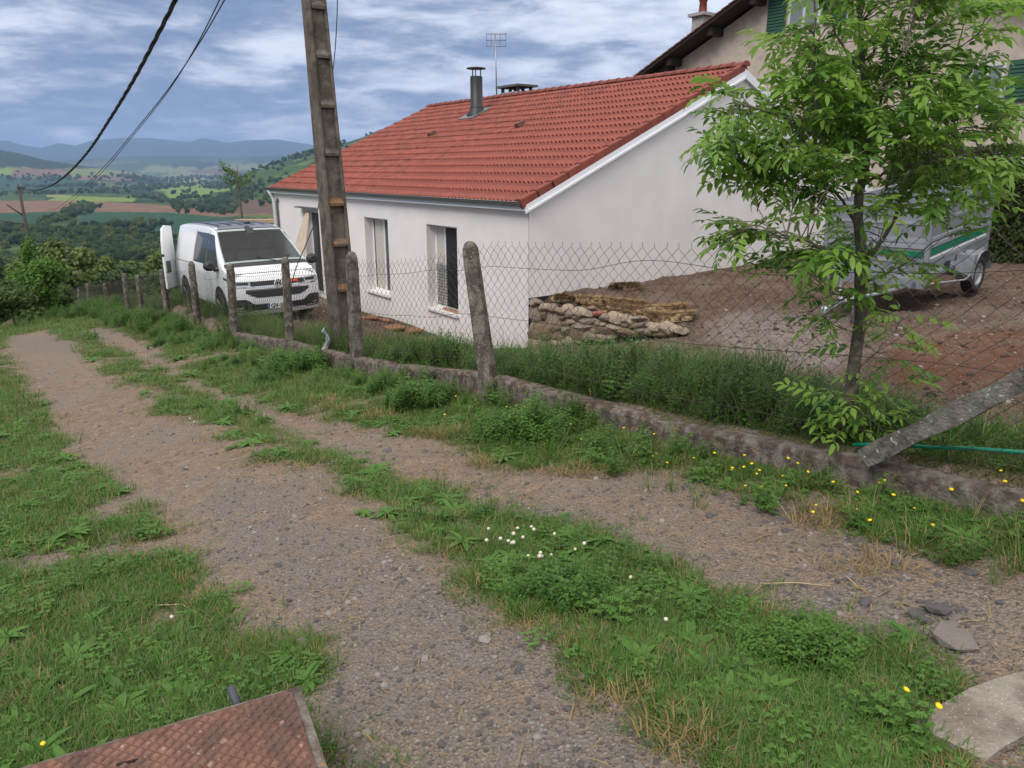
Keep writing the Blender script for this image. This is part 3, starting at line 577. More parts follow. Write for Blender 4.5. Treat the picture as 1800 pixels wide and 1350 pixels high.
    rt.grid([[(0, y, z) for y, z in prf(1.12)], [(.05, y, z) for y, z in prf(1.12)], [(.06, y, z) for y, z in prf(1.0)], [(ln, y, z) for y, z in prf(.95)]], True); rt.add([(0, y, z) for y, z in prf(1.12)], [tuple(range(n + 1))]); rtm = rt.mesh('ridge_tile')
    k = 0
    while -.1 + k * .36 < LA - .3:
        o = link('ridge_tile', rtm, roof, (-.1 + k * .36, RB, RT + RZ - .03 + rng.uniform(-.004, .004)), (0, rng.uniform(-.01, .01), 0)); k += 1
    # small vent tiles
    for px, py in ((760, 238), (915, 222)):
        p = house_plane_hit(px, py); v_ = MB().use(mat('vent_brown', (.12, .05, .04), .8)).prism([(-.1, 0), (.1, 0), (.07, .12), (-.07, .12)], -.12, .12).obj('vent_tile', None, roof); v_.matrix_local = Matrix.Translation(p + Vector((0, 0, 0))) @ Matrix.Rotation(math.pi / 2 + ang, 4, 'X')
    return roof
roof = build_house()
def wl_(v): return HM @ Vector(v)
# flue, chimney cap and aerial on the roof
p = house_plane_hit(838, 200); fl = thing('stove_flue', 'black round metal stove flue with a flat rain cap on the red roof', 'flue', wl_(p))
M_ = MB().use(mat('flue_black', (.022, .024, .028), .45, spec=.4)); M_.lathe([(.34, -.3), (.34, -.02), (.25, .1), (.215, .2), (.215, .22), (.20, .23), (.20, 1.12), (.195, 1.14), (.10, 1.14)], 24); M_.obj('pipe', None, fl)
M_ = MB().use(MATS['flue_black']); M_.lathe([(.02, 1.43), (.31, 1.39), (.315, 1.365), (.02, 1.38)], 24); M_.obj('rain_cap', None, fl)
for k in range(3):
    a = k * 2.1 + .4; M_ = MB().use(zinc); M_.box((.15 * math.cos(a) - .018, .15 * math.sin(a) - .008, 1.13), (.15 * math.cos(a) + .018, .15 * math.sin(a) + .008, 1.38)); M_.obj('cap_bracket', None, fl)
fs = MB().use(zinc).box((-.42, -.5, 0), (.42, .35, .05)).obj('flashing', None, fl); fs.matrix_local = Matrix.Rotation(-AZ + math.pi / 2 - math.pi / 2, 4, 'Z') @ Matrix.Identity(4)
fs.matrix_local = HM.to_3x3().to_4x4() @ Matrix.Rotation(math.atan(SL), 4, 'X')
def at_hb(px, py, b):
    r = Vector(ray(px, py)); n = HM.to_3x3() @ Vector((0, 1, 0)); t = hp(0, b, 0).dot(n) / r.dot(n); return r * t
c0 = at_hb(880, 172, 7.4); c1 = at_hb(938, 160, 7.4); cc = (c0 + c1) / 2
cc.z += .22; chm = thing('roof_chimney', 'low rendered chimney with a flat slab on legs behind the roof ridge', 'chimney', cc)
cm = mat('mortar_grey', (.33, .32, .31), .9, var=.15)
Rz = HM.to_3x3().to_4x4()
def inh(mb, name, par, m=None): o = mb.obj(name, m, par); o.matrix_local = Rz; return o
inh(MB().use(cm).box((-.5, -.35, -1.6), (.5, .35, -.16)), 'stack', chm)
inh(MB().use(mat('slab_dark', (.10, .095, .09), .8)).box((-.66, -.45, .0), (.66, .45, .07)), 'cap_slab', chm)
for a in (-.45, 0, .45):
    for b in (-.28, .28): inh(MB().use(MATS['slab_dark']).box((a - .05, b - .04, -.16), (a + .05, b + .04, .0)), 'cap_leg', chm)
a0 = at_hb(874, 176, 7.0); a1 = at_hb(870, 84, 7.0); ant = thing('tv_aerial', 'thin television aerial on a mast beside the black flue', 'aerial', a0); alum = mat('aluminium', (.30, .31, .33), .4, metal=.7)
mh = (a1 - a0).z + .45; MB().use(alum).tube([(0, 0, -.6), (-.06, 0, mh)], .024, 8).obj('mast', None, ant)
for k, z in enumerate((mh - .02, mh - .22, mh - .42)):
    b = MB().use(alum); b.tube([(-.36, 0, z), (.32, 0, z)], .012, 5)
    b.obj('boom', None, ant)
    for j in range(-3, 4): 
        e = MB().use(alum).tube([(j * .1, -.14, z), (j * .1, .14, z)], .007, 4).obj('element', None, ant)
for x in (-.36, -.2, .12, .32): MB().use(alum).tube([(x, 0, mh - .44), (x, 0, mh + .02)], .008, 4).obj('upright', None, ant)
r3 = at_hb(989, 160, 6.9); o = MB().use(terra).lathe([(.12, -.5), (.12, 0), (.09, .04), (.05, .05)], 10).obj('roof_vent', None, None, r3); tag(o, 'small round terracotta vent poking above the roof ridge', 'vent')

# tall beige house behind, its gable wall lies along s at v = 22
V2 = 22.0
def onv(px, py, v=V2):
    r = ray(px, py); n = np.array([D2[0], D2[1], 0]); p0 = np.array([F0[0] + v * D2[0], F0[1] + v * D2[1], 0]); return Vector(r * ((p0 @ n) / (r @ n)))
TM = Matrix(((-D1[0], D2[0], 0, 0), (-D1[1], D2[1], 0, 0), (0, 0, 1, 0), (0, 0, 0, 1)))   # local x = towards us along the wall, y = into the house
TI = TM.inverted(); T0 = onv(1105, 140, V2 - .9); T1 = onv(1290, 0, V2 - .9); wc = onv(1187, 120)
org = Vector((wc.x, wc.y, -3.0)); th = thing('beige_house', 'tall beige roughcast house with dark eaves and green shutters behind the tree', 'house'); th.matrix_world = Matrix.Translation(org) @ TM
THM = th.matrix_world.copy(); THI = THM.inverted()
l0, l1 = THI @ T0, THI @ T1; sl2 = (l1.z - l0.z) / (l1.x - l0.x); W2 = 15.0; RX = l0.x + (W2 / 2 - l0.x) ; rx = W2 / 2
zr = lambda x: l0.z + sl2 * (x - l0.x) if x < rx else l0.z + sl2 * (2 * rx - x - l0.x)
rcast = mat('roughcast', (.53, .455, .375), .95, var=.10, vs=1.5, col2=(.45, .37, .30), mix2=.4, bump=.9, bs=45)
oldt = mat('old_tiles', (.16, .055, .04), .9, var=.35, vs=5, col2=(.09, .04, .033)); dkw = mat('dark_wood', (.028, .017, .012), .85, var=.2); green = mat('shutter_green', (.028, .10, .06), .6, var=.1)
YZ = Matrix(((1, 0, 0, 0), (0, 0, 1, 0), (0, 1, 0, 0), (0, 0, 0, 1)))
MB().use(rcast).prism([(0, 0), (W2, 0), (W2, zr(W2) - .3), (rx, zr(rx) - .3), (0, zr(0) - .3)], 0, 9, YZ).obj('walls', None, th)
rf = MB().use(dkw).prism([(l0.x, l0.z - .06), (rx, zr(rx) - .06), (rx, zr(rx) - .20), (l0.x, l0.z - .2)], -.9, 9.5, YZ); rf.prism([(2 * rx - l0.x, l0.z - .06), (rx, zr(rx) - .06), (rx, zr(rx) - .20), (2 * rx - l0.x, l0.z - .2)], -.9, 9.5, YZ); rf = rf.obj('roof', None, th)
a2 = math.atan(sl2); nl = 40; run = (rx - l0.x) / math.cos(a2)
tmb = MB().use(oldt); tmb.grid([[(0, y, z) for y, z in ((-.12, 0), (-.11, .05), (0, .08), (.11, .05), (.12, 0))], [(.44, y, z - .03) for y, z in ((-.12, 0), (-.11, .05), (0, .08), (.11, .05), (.12, 0))]], True); tmb.add([(0, -.12, 0), (0, -.11, .05), (0, 0, .08), (0, .11, .05), (0, .12, 0), (0, .12, -.03), (0, -.12, -.03)], [(0, 1, 2, 3, 4, 5, 6)]); tmm = tmb.mesh('roof_tile')
k = 0
while k * .36 < run - .1:
    for j in range(5):
        o = link('roof_tile', tmm, rf); o.matrix_local = Matrix.Translation((l0.x + k * .36 * math.cos(a2), -.83 + j * .235, l0.z - .05 + k * .36 * math.sin(a2))) @ Matrix.Rotation(-a2, 4, 'Y')
    k += 1
rb = MB().use(oldt)
for k in range(int(run / .36)):
    x = l0.x + k * .36 * math.cos(a2); z = l0.z - .04 + k * .36 * math.sin(a2); rb.add([(x, .3, z + .04), (x + .36 * math.cos(a2), .3, z + .36 * math.sin(a2)), (x + .36 * math.cos(a2), 9.5, z + .36 * math.sin(a2)), (x, 9.5, z + .04)], [(0, 1, 2, 3)]); rb.add([(x, .3, z), (x, 9.5, z), (x, 9.5, z + .04), (x, .3, z + .04)], [(0, 1, 2, 3)])
tag(rb.obj('upper_roof_tiles', None, rf), kind='stuff')
for f_ in (.02, .30, .56, .8, .98):
    x = f_ * rx + .1; MB().use(dkw).box((x - .13, -.72, zr(x) - .52), (x + .13, .0 - .003, zr(x) - .22)).obj('purlin', None, th)
MB().use(dkw).prism([(l0.x, l0.z - .30), (0.0, zr(0) - .30), (0.0, zr(0) - .55 - .9), (l0.x + .1, l0.z - .45)], -.5, 8.9, YZ).obj('eave_boards', None, th)
c3 = THI @ onv(1234, 40, V2 + 3.5); ch = thing('house_chimney', 'rendered chimney with a stone lip and clay pot above the dark eaves', 'chimney'); ch.matrix_world = THM @ Matrix.Translation(c3)
MB().use(cm).box((-.33, -.33, -2.2), (.33, .33, .25)).obj('stack', None, ch); MB().use(cm).box((-.48, -.48, .25), (.48, .48, .38)).obj('lip', None, ch); MB().use(terra).lathe([(.2, .38), (.17, .9), (.2, .92), (.2, 1.0)], 12).obj('chimney_pot', None, ch)
frm = mat('old_white_frame', (.55, .56, .55), .6)
def shutter(px0, py0, px1, py1, arch=False, par=th):
    a = THI @ onv(px0, py1, V2 - .05); b = THI @ onv(px1, py1, V2 - .05); t = THI @ onv((px0 + px1) / 2, py0, V2 - .05); x0, x1 = sorted((a.x, b.x)); z0 = (a.z + b.z) / 2; z1 = t.z
    w = THM  # boards
    m = MB().use(green).box((x0, -.07, z0), (x1, -.045, z1))
    s = m.obj('shutter', None, par); n = max(3, int((z1 - z0) / .11))
    for k in range(n):
        z = z0 + .04 + k * (z1 - z0 - .08) / n; q = MB().use(green).box((x0 + .05, -.10, z + .01), (x1 - .05, -.072, z + (z1 - z0 - .08) / n * .8)); q.obj('slat', None, s)
    return x0, x1, z0, z1
def winbox(px0, py0, px1, py1, par=th):
    a = THI @ onv(px0, py1); b = THI @ onv(px1, py1); t = THI @ onv((px0 + px1) / 2, py0); x0, x1 = sorted((a.x, b.x)); z0 = (a.z + b.z) / 2; z1 = t.z
    w = MB().use(frm).box((x0, -.04, z0), (x0 + .1, .0 - .003, z1)); w.box((x1 - .1, -.04, z0), (x1, -.003, z1)); w.box((x0 + .1, -.04, z0), (x1 - .1, -.003, z0 + .1)); w.box((x0 + .1, -.04, z1 - .1), (x1 - .1, -.003, z1)); w.box(((x0 + x1) / 2 - .05, -.045, z0 + .1), ((x0 + x1) / 2 + .05, -.003, z1 - .1)); w = w.obj('window', None, par)
    MB().use(mat('curtained_glass', (.20, .22, .23), .15, spec=.7)).box((x0 + .1, -.02, z0 + .1), (x1 - .1, -.004, z1 - .1)).obj('pane', None, w)
shutter(1346, -60, 1378, 66); winbox(1384, -60, 1440, 52); shutter(1446, -60, 1486, 40)
shutter(1418, 170, 1446, 245); winbox(1450, 165, 1492, 238); shutter(1498, 160, 1530, 230)
shutter(1655, 118, 1690, 205); winbox(1696, 112, 1758, 190); shutter(1764, 104, 1830, 178)

# ------------------------------------------------------------------ concrete footing wall and wire fence
conc = mat('old_concrete', (.175, .152, .132), .95, var=.4, vs=11, col2=(.095, .075, .06), mix2=.55, bump=.8, bs=60, spots=(.26, .15, .07), ss=14, spec=.15)
concp = mat('post_concrete', (.21, .185, .155), .95, var=.25, vs=9, col2=(.10, .085, .07), mix2=.6, bump=.9, bs=70, spots=(.33, .32, .28), ss=45, spec=.15)
def fz(s): return float(ztop(s))
def build_wall():
    m = MB().use(conc); ss = np.arange(-8, 13.6, .05); P = []
    for s in ss:
        ff = (.012 * (vnoise(s * 3, 0, 1) - .5), .02 * (vnoise(s * 2, 3, 2) - .5) + .008 * (vnoise(s * 9, 3, 2) - .5)); z = fz(s) + ff[1] * .7 - (.10 if 4.45 < s < 4.75 else 0) - .05 * max(0, vnoise(s * 4.3, 7, 9) - .72) / .28; row = []
        for v, zz in ((-.10, z - .75), (-.098, z - .3), (-.093, z - .14), (-.09, z - .03), (-.075, z), (.0, z + .006), (.06, z - .002), (.085, z - .03), (.09, z - .7)):
            nn = .014 * (vnoise(s * 6, zz * 7, 5) - .5) if v < 0 else 0; x, y = xy(s, v + ff[0] + nn); row.append((x, y, zz))
        P.append(row)
    m.grid(P, False, True); o = m.obj('low_concrete_wall'); return tag(o, 'low weathered concrete footing wall under the wire fence', 'wall')
build_wall()
fence = thing('chain_link_fence', 'rusty chain-link fence on old concrete posts running down the hill beside the track', 'fence')
def post_mesh(h, w=.13, k=0):
    m = MB().use(concp); rr = random.Random(k); P = []
    for z, q in ((-.55, 1.08), (0, 1.02), (h * .3, .98), (h * .6, .94), (h * .85, .90), (h - .07, .86), (h - .02, .62), (h, .3)):
        r_ = w / 2 * q; c = .02; row = []
        for x, y in ((-r_ + c, -r_), (r_ - c, -r_), (r_, -r_ + c), (r_, r_ - c), (r_ - c, r_), (-r_ + c, r_), (-r_, r_ - c), (-r_, -r_ + c), (-r_ + c, -r_)): row.append((x + rr.uniform(-.004, .004), y + rr.uniform(-.004, .004), z))
        row[-1] = row[0]; P.append(row)
    m.grid(P, False); m.add([P[-1][i] for i in range(8)], [tuple(range(8))]); return m.mesh('post')
POSTS = [(-.08, 1.34, .34, .02), (3.22, 1.42, .0, .0), (5.87, 1.38, -.03, .02), (9.12, 1.40, -.12, .02), (12.12, 1.5, -.06, 0), (15.4, 1.42, .03, 0), (19.25, 1.42, -.15, 0), (21.9, 1.55, -.1, 0.02), (26.65, 1.3, 0, 0), (32.2, 1.5, -.2, 0), (36.4, 1.3, -.1, .03), (41.3, 1.3, -.2, 0), (46, 1.4, .1, 0)]
for k, (s, h, lean, lv) in enumerate(POSTS):
    x, y = xy(s, -.02 if k else -.11); z = fz(s) - (.0 if s < 13 else .1); o = link('post', post_mesh(h, .15 if k < 2 else .14, k), fence, (x, y, z))
    o.rotation_euler = Euler((0, 0, 0)); ax = Vector((D1[0] * lean + D2[0] * lv, D1[1] * lean + D2[1] * lv, h)).normalized(); o.rotation_euler = (ax.to_track_quat('Z', 'Y').to_matrix() @ Matrix.Rotation(-AZ, 3, 'Z')).to_euler()
# post at the near corner with its diagonal brace
def onf(px, py, v): r = ray(px, py); n = np.array([D2[0], D2[1], 0]); p0 = np.array([F0[0] + v * D2[0], F0[1] + v * D2[1], 0]); return Vector(r * ((p0 @ n) / (r @ n)))
b0 = onf(1537, 797, -.13); b1 = onf(1800, 668, -.13); ext = b0 + (b1 - b0) * 1.75; dr = (ext - b0).normalized(); side = Vector((D2[0], D2[1], 0)); upv = dr.cross(side).normalized()
m = MB().use(mat('brace_concrete', (.19, .175, .155), .95, var=.3, vs=8, col2=(.10, .09, .08), mix2=.5, bump=.9, bs=60, spots=(.42, .43, .40), ss=28, spec=.1))
SX = sv(ext.x, ext.y)[0] - .06; x, y = xy(SX, 0); link('post', post_mesh(ext.z - fz(SX) + .12, .14, 77), fence, (x, y, fz(SX)))
P = []
for i in range(22):
    c = b0 - dr * .05 + (ext - b0) * (i / 21); hw = .052 + .006 * math.sin(i); P.append([c + side * a + upv * b for a, b in ((-.05, -hw), (-.05, hw), (.045, hw + .004), (.045, -hw), (-.05, -hw))])
m.grid(P, False); m.add(P[0][:4], [(0, 1, 2, 3)]); m.obj('brace', None, fence)
wire = mat('rusty_wire', (.055, .045, .04), .7, metal=.3)
def mesh_bays():
    ends = [-8.0, SX] + [p[0] for p in POSTS]; CW = .118; RH = .104
    def jig(s, q): return .02 * (vnoise(s * 1.3, q * 2, 3) - .5), .035 * (vnoise(s * .9, q * 1.5, 4) - .5)
    for bi in range(len(ends) - 1):
        a, b = ends[bi], ends[bi + 1]; n = max(1, round((b - a) / CW)); cw = (b - a) / n; sag = .05 if bi > 1 else .02; nz = 12; m = MB().use(wire); fs = []
        rad = .0021 if a < 4 else (.0023 if a < 14 else .003)
        for i in range(n):
            for ph in (0, 1):
                pts = []
                for q in range(nz + 1):
                    s = a + (i + ((q + ph) % 2)) * cw; f = (s - a) / (b - a); ht = 1.27 - sag * 4 * f * (1 - f) * (.5 + vnoise(s * .7, 8, 6)); z = fz(s) + .015 + ht * q / nz
                    j0, j1 = jig(s, q); x, y = xy(s + j1 * .5, .02 + j0 + .006 * (1 if ph else -1)); pts.append((x, y, z + j1 * .4))
                if ph: x, y, z = pts[-1]; pts.append((x + rng.uniform(-.012, .012), y, z + .04))
                m.tube(pts, rad, 3, False)
        tag(m.obj('wire_mesh', None, fence), kind='stuff')
        for q, fr in enumerate((.86, .47, .12)):
            pts = []
            for k in range(int((b - a) / .12) + 2):
                s = min(b, a + k * .12); x, y = xy(s, .005 + .012 * math.sin(s * 7 + q)); pts.append((x, y, fz(s) + 1.27 * fr + .05 * (vnoise(s * 1.7, q * 5, 7) - .5) + (.10 * math.sin(s * 2.2) * math.exp(-((s + 2.4) / .9) ** 2) if q == 0 else 0)))
            if len(pts) > 1: m2 = MB().use(wire); m2.tube(pts, .0022 if a < 14 else .003, 4, False); m2.obj('tension_wire', None, fence)
mesh_bays()

# ------------------------------------------------------------------ concrete power pole
pole_c = mat('pole_concrete', (.165, .14, .115), .95, var=.22, vs=4, col2=(.10, .083, .068), mix2=.5, bump=.7, bs=80, spots=(.30, .28, .24), ss=60, spec=.12)
lichen = mat('lichen_concrete', (.16, .12, .085), .95, var=.3, vs=14, col2=(.27, .12, .035), mix2=.55, bump=.8, bs=70)
def build_pole():
    px, py = xy(4.62, .42); base = Vector((px, py, fz(4) - .15)); t = thing('power_pole', 'tall weathered concrete power pole with recessed rungs by the fence', 'pole', base)
    Hh = 8.6; w0, w1 = .36, .20; d0, d1 = .36, .20; yaw = R(33)
    lx, ly = -.030, .01
    def wd(z): f = z / Hh; return (w0 + (w1 - w0) * f) / 2, (d0 + (d1 - d0) * f) / 2
    Mx = Matrix.Rotation(yaw, 4, 'Z') ; Sh = Matrix(((1, 0, lx, 0), (0, 1, ly, 0), (0, 0, 1, 0), (0, 0, 0, 1)))
    def add(mb, nm, par=t): o = mb.obj(nm, None, par); me = o.data; me.transform(Sh @ Mx); return o
    zs = np.linspace(-.6, Hh, 70)
    for sgn in (-1, 1):      # two flanges
        P = []
        for z in zs:
            w, d = wd(max(z, 0)); fw = w * (.42 if sgn < 0 else .30); x0, x1 = (-w, -w + fw) if sgn < 0 else (w - fw, w); c = .02; j = [.005 * (vnoise(z * 9, i * 3 + sgn, 11) - .5) for i in range(6)]
            P.append([(x0 + c + j[0], -d, z), (x1 - c + j[1], -d + j[2], z), (x1, -d + c, z), (x1, d, z), (x0, d, z), (x0, -d + c + j[3], z), (x0 + c + j[0], -d, z)])
        m = MB().use(pole_c).grid(P, False); m.add(P[-1][:6], [tuple(range(6))]); add(m, 'flange')
    m = MB().use(pole_c); P = []
    for z in zs: w, d = wd(max(z, 0)); P.append([(-w * .7, -d * .66, z), (w * .7, -d * .66, z), (w * .7, d * .9, z), (-w * .7, d * .9, z), (-w * .7, -d * .45, z)])
    m.grid(P, False); add(m, 'web')
    rz = [.22, .95, 1.62, 2.20, 2.90, 3.55, 4.2, 4.82, 5.45, 6.1, 6.7, 7.3, 7.9]
    for k, z in enumerate(rz):
        w, d = wd(z); m = MB().use(lichen if k in (1, 2, 3) else pole_c); x0, x1 = -w + w * .42 - .003, w - w * .30 + .003
        P = [[(x0, -d * 1.0, z - .02), (x1, -d * 1.0, z - .02), (x1, -d * .6, z - .02), (x0, -d * .6, z - .02)], [(x0, -d * 1.04, z + .02), (x1, -d * 1.04, z + .02), (x1, -d * .6, z + .10), (x0, -d * .6, z + .10)]]
        m.add(P[0] + P[1], [(0, 3, 2, 1), (4, 5, 6, 7), (0, 1, 5, 4), (2, 3, 7, 6), (1, 2, 6, 5), (3, 0, 4, 7)]); add(m, 'rung')
    return base, t
pole_base, pole = build_pole()
def strip(px0, py0, px1, py1): pass
m = MB().use(mat('grey_plastic', (.27, .29, .32), .5, var=.1)); pb = pole_base + Vector((-.22, -.32, .0)); zz = [(0, 0, .42), (-.03, -.01, .36), (.02, 0, .30), (.03, -.02, .22), (.0, -.03, .14), (-.03, -.05, .08), (-.07, -.06, .04)]
m.grid([[pb + Vector((x - w, y, z)), pb + Vector((x, y - .02, z)), pb + Vector((x + w, y, z + .01))] for (x, y, z), w in zip(zz, (.015, .03, .02, .035, .04, .05, .05))], False); o = m.obj('plastic_strip'); so = o.modifiers.new('t', 'SOLIDIFY'); so.thickness = .002; tag(o, 'torn grey plastic strip hanging at the foot of the concrete pole', 'plastic strip')

# wooden pole and cables
w0 = Vector(ray(60, 470)) * 37; w1 = Vector(ray(32, 325)) * 37; gzz = gz_xy(w0.x, w0.y)
wp = thing('wooden_pole', 'thin leaning wooden line pole overgrown at its foot on the far left', 'pole'); oldw = mat('old_wood', (.06, .05, .04), .9, var=.3, vs=3)
dn = (w0 - w1); MB().use(oldw).tube([w1, w1 + dn * .5, w0, w0 + dn * .55], [.065, .075, .085, .095], 10).obj('shaft', None, wp)
a = w1 + dn * .38; MB().use(oldw).tube([a, a + Vector((-.75, 0, .55))], .04, 6).obj('side_rod', None, wp); MB().use(oldw).tube([a + Vector((0, 0, -.4)), a + Vector((-1.1, 0, -.25)), a + Vector((-1.5, 0, -.1))], .03, 6).obj('side_rod', None, wp)
MB().use(oldw).tube([w1 + dn * .03 + Vector((0, -.1, 0)), w1 + dn * .03 + Vector((.35, -.1, -.02))], .05, 6).obj('clamp', None, wp)
def cable(name, pxs, dA, dB, rad, label, n=5, twist=False):
    A = Vector(ray(*pxs[0])) * dA; B = Vector(ray(*pxs[-1])) * dB; nrm = (B - A).cross(Vector((0, 0, 1))).normalized(); pts = []
    for q in pxs: r_ = Vector(ray(*q)); pts.append(r_ * (A.dot(nrm) / r_.dot(nrm)))
    # smooth catmull-rom
    out = []
    for i in range(len(pts) - 1):
        p0, p1, p2, p3 = pts[max(i - 1, 0)], pts[i], pts[i + 1], pts[min(i + 2, len(pts) - 1)]
        for k in range(12):
            t = k / 12; out.append(.5 * ((2 * p1) + (p2 - p0) * t + (2 * p0 - 5 * p1 + 4 * p2 - p3) * t * t + (3 * p1 - p0 - 3 * p2 + p3) * t ** 3))
    out.append(pts[-1]); c = mat('cable_black', (.012, .012, .014), .6); m = MB().use(c)
    if twist:
        for ph in range(3):
            L_ = 0; q = []
            for i, p in enumerate(out):
                if i: L_ += (p - out[i - 1]).length
                q.append(p + Vector((math.cos(L_ * 4 + ph * 2.1), 0, math.sin(L_ * 4 + ph * 2.1))) * rad * 1.1)
            m.tube(q, rad, n, False)
    else: m.tube(out, rad, n, False)
    return tag(m.obj(name), label, 'cable')
cable('twisted_cable', [(38, 332), (62, 334), (90, 326), (120, 304), (155, 266), (195, 206), (235, 140), (275, 65), (312, -8), (350, -90)], 37, 9, .017, 'thick twisted black cable rising from the wooden pole top', 5, True)
cable('thin_cable', [(90, 374), (130, 344), (180, 296), (230, 238), (290, 164), (345, 84), (398, -6), (440, -80)], 60, 9.5, .010, 'upper of the two thin cables crossing the sky left of the pole')
cable('thin_cable', [(92, 378), (130, 350), (180, 302), (230, 243), (290, 168), (342, 86), (389, -6), (428, -80)], 60, 9.5, .009, 'lower of the two thin cables crossing the sky left of the pole')
cable('drop_wire', [(594, -30), (592, 40), (588, 100), (580, 170), (570, 280), (558, 372), (540, 425), (521, 470), (505, 530)], 11.2, 11.0, .008, 'thin drop wire hanging behind the concrete pole down to the fence')
# ------------------------------------------------------------------ white van
def build_van():
    vx, vy = -5.79, 17.30; yaw = math.atan2(-D1[1], -D1[0]); sc = 1.08
    t = thing('van', 'white crew van with dark roof and open rear door, parked between fence and house', 'van', (vx, vy, -3.36))
    t.rotation_euler = (R(.3), R(-1.8), yaw); t.scale = (sc,) * 3
    white = mat('van_white', (.78, .79, .80), .25, coat=.6); trim = mat('van_black_plastic', (.02, .021, .023), .55); roofm = mat('van_roof', (.075, .070, .075), .35, coat=.4); glass = mat('van_glass', (.016, .019, .022), .08, spec=.45); chrome = mat('chrome', (.75, .76, .78), .12, metal=1)
    gwin = mat('windscreen_glass', (.045, .052, .06), .06, spec=.45); tyre = mat('tyre', (.018, .018, .019), .85); alloy = mat('alloy_dark', (.10, .10, .105), .35, metal=.8); lamp = mat('lamp_glass', (.32, .34, .36), .08, spec=1, coat=1)
    def w(z): return float(np.interp(z, [.22, .3, .5, .85, 1.05, 1.15, 1.5, 1.85, 2.0], [.90, .925, .95, .955, .945, .925, .84, .735, .68]))
    def zt(x): return float(np.interp(x, [-4.0, -3.93, -3.6, -2.5, -1.3, -.9, -.72, -.2, .3, .5, .64, .70], [1.86, 1.93, 1.965, 1.985, 1.965, 1.935, 1.89, 1.52, 1.17, 1.10, 1.045, 1.02]))
    def g(x): return float(np.interp(x, [-4.0, -3.9, -3.5, 0, .4, .64, .7], [.955, .985, 1, 1, .975, .93, .90]))
    def ring(x):
        T = zt(x); zz = [.24, .30, .5, .7, .85, min(1.05, T - .06), min(1.15, T - .05)]; top = T - (.07 if T > 1.25 else .05)
        zz += [top * f + zz[-1] * (1 - f) for f in (.33, .66, 1)]; P = [(x, -w(z) * g(x), z) for z in zz]; yb = w(top) * g(x)
        for f, dz in ((.97, .035), (.9, .058), (.7, .066), (.35, .07), (0, .07)): P.append((x, -yb * f, top + dz * (1 if T > 1.25 else .72)))
        return P + [(x, -y, z) for x, y, z in P[-2::-1]]
    xs = list(np.linspace(-4, -3.85, 4)) + list(np.linspace(-3.7, -.9, 14)) + list(np.linspace(-.8, .3, 9)) + [.4, .5, .58, .64, .70]
    b = MB().use(white); Rg = [ring(x) for x in xs]; n = len(Rg[0])
    b.grid(Rg, True, True)
    ia = [i for i, x in enumerate(xs) if -.70 < x < .25]; i0, i1 = ia[0], ia[-1]
    def hole(f):
        if len(f) != 4: return False
        i, j = divmod(min(f), n); return i0 <= i < i1 and 11 <= j < n - 12
    kp = [q for q in range(len(b.f)) if not hole(b.f[q])]; b.f = [b.f[q] for q in kp]; b.m = [b.m[q] for q in kp]; b.sm = [b.sm[q] for q in kp]
    b.add(Rg[0], [tuple(range(n))]); b.box((-3.95, -.85, .22), (.6, .85, .3))
    def F(y, z):
        xf = float(np.interp(z, [.20, .30, .45, .60, .75, .90, 1.0, 1.04], [.80, .87, .915, .925, .925, .89, .80, .73])); return xf - .20 * (abs(y) / .93) ** 3.2
    b.grid([[(F(y, z), y * (1 if z < .95 else 1 - .25 * (z - .95)), z) for y in np.linspace(-.93, .93, 27)] for z in (.20, .26, .30, .38, .45, .53, .60, .68, .75, .83, .90, .96, 1.0, 1.04)], True)
    b.grid([[(x, y * s_, z) for y in np.linspace(-.90, .90, 13)] for x, z, s_ in ((.52, 1.095, .99), (.60, 1.07, .97), (.68, 1.05, .95))], True)
    for sg in (-1, 1): b.grid([[(.60, sg * .94 * (1 - .0 * z), z), (F(.93, z) + .005, sg * .925, z)] for z in (.22, .4, .6, .8, 1.0)], True, sg > 0)
    body = b.obj('body', None, t)
    def fp(name, mt, y0, y1, zlo, zhi, off=.006, n=14, par=t, nz=3):
        fl = lambda q: q if callable(q) else (lambda y, q=q: q); lo, hi = fl(zlo), fl(zhi); ys = np.linspace(y0, y1, n)
        return MB().use(mt).grid([[(F(y, lo(y) + (hi(y) - lo(y)) * k / nz) + off, y * 1.0, lo(y) + (hi(y) - lo(y)) * k / nz) for y in ys] for k in range(nz + 1)], True).obj(name, None, par)
    ug = fp('upper_grille', trim, -.56, .56, .80, .895)
    lo_ = fp('lower_grille', trim, -.66, .66, lambda y: .56 + .10 * max(0, (abs(y) - .45) / .21), .715)
    fp('chrome_strip', chrome, -.84, .84, lambda y: .765 + .01 * abs(y), lambda y: .785 + .01 * abs(y), .010); fp('chrome_strip', chrome, -.66, .66, .722, .738, .010)
    for k in range(3): z = .815 + k * .028; fp('grille_bar', mat('grille_bar', (.05, .05, .052), .4), -.54, .54, z, z + .008, .012, par=ug)
    for k in range(4): z = .60 + k * .03; fp('grille_bar', MATS['grille_bar'], -.58, .58, z, z + .008, .012, par=lo_)
    fp('lower_bumper', trim, -.92, .92, lambda y: .30 - .03 * (abs(y) > .6), lambda y: .43 + .11 * float(sstep(.5, .68, abs(y))) - .02 * float(sstep(.84, .92, abs(y))), .007, 31)
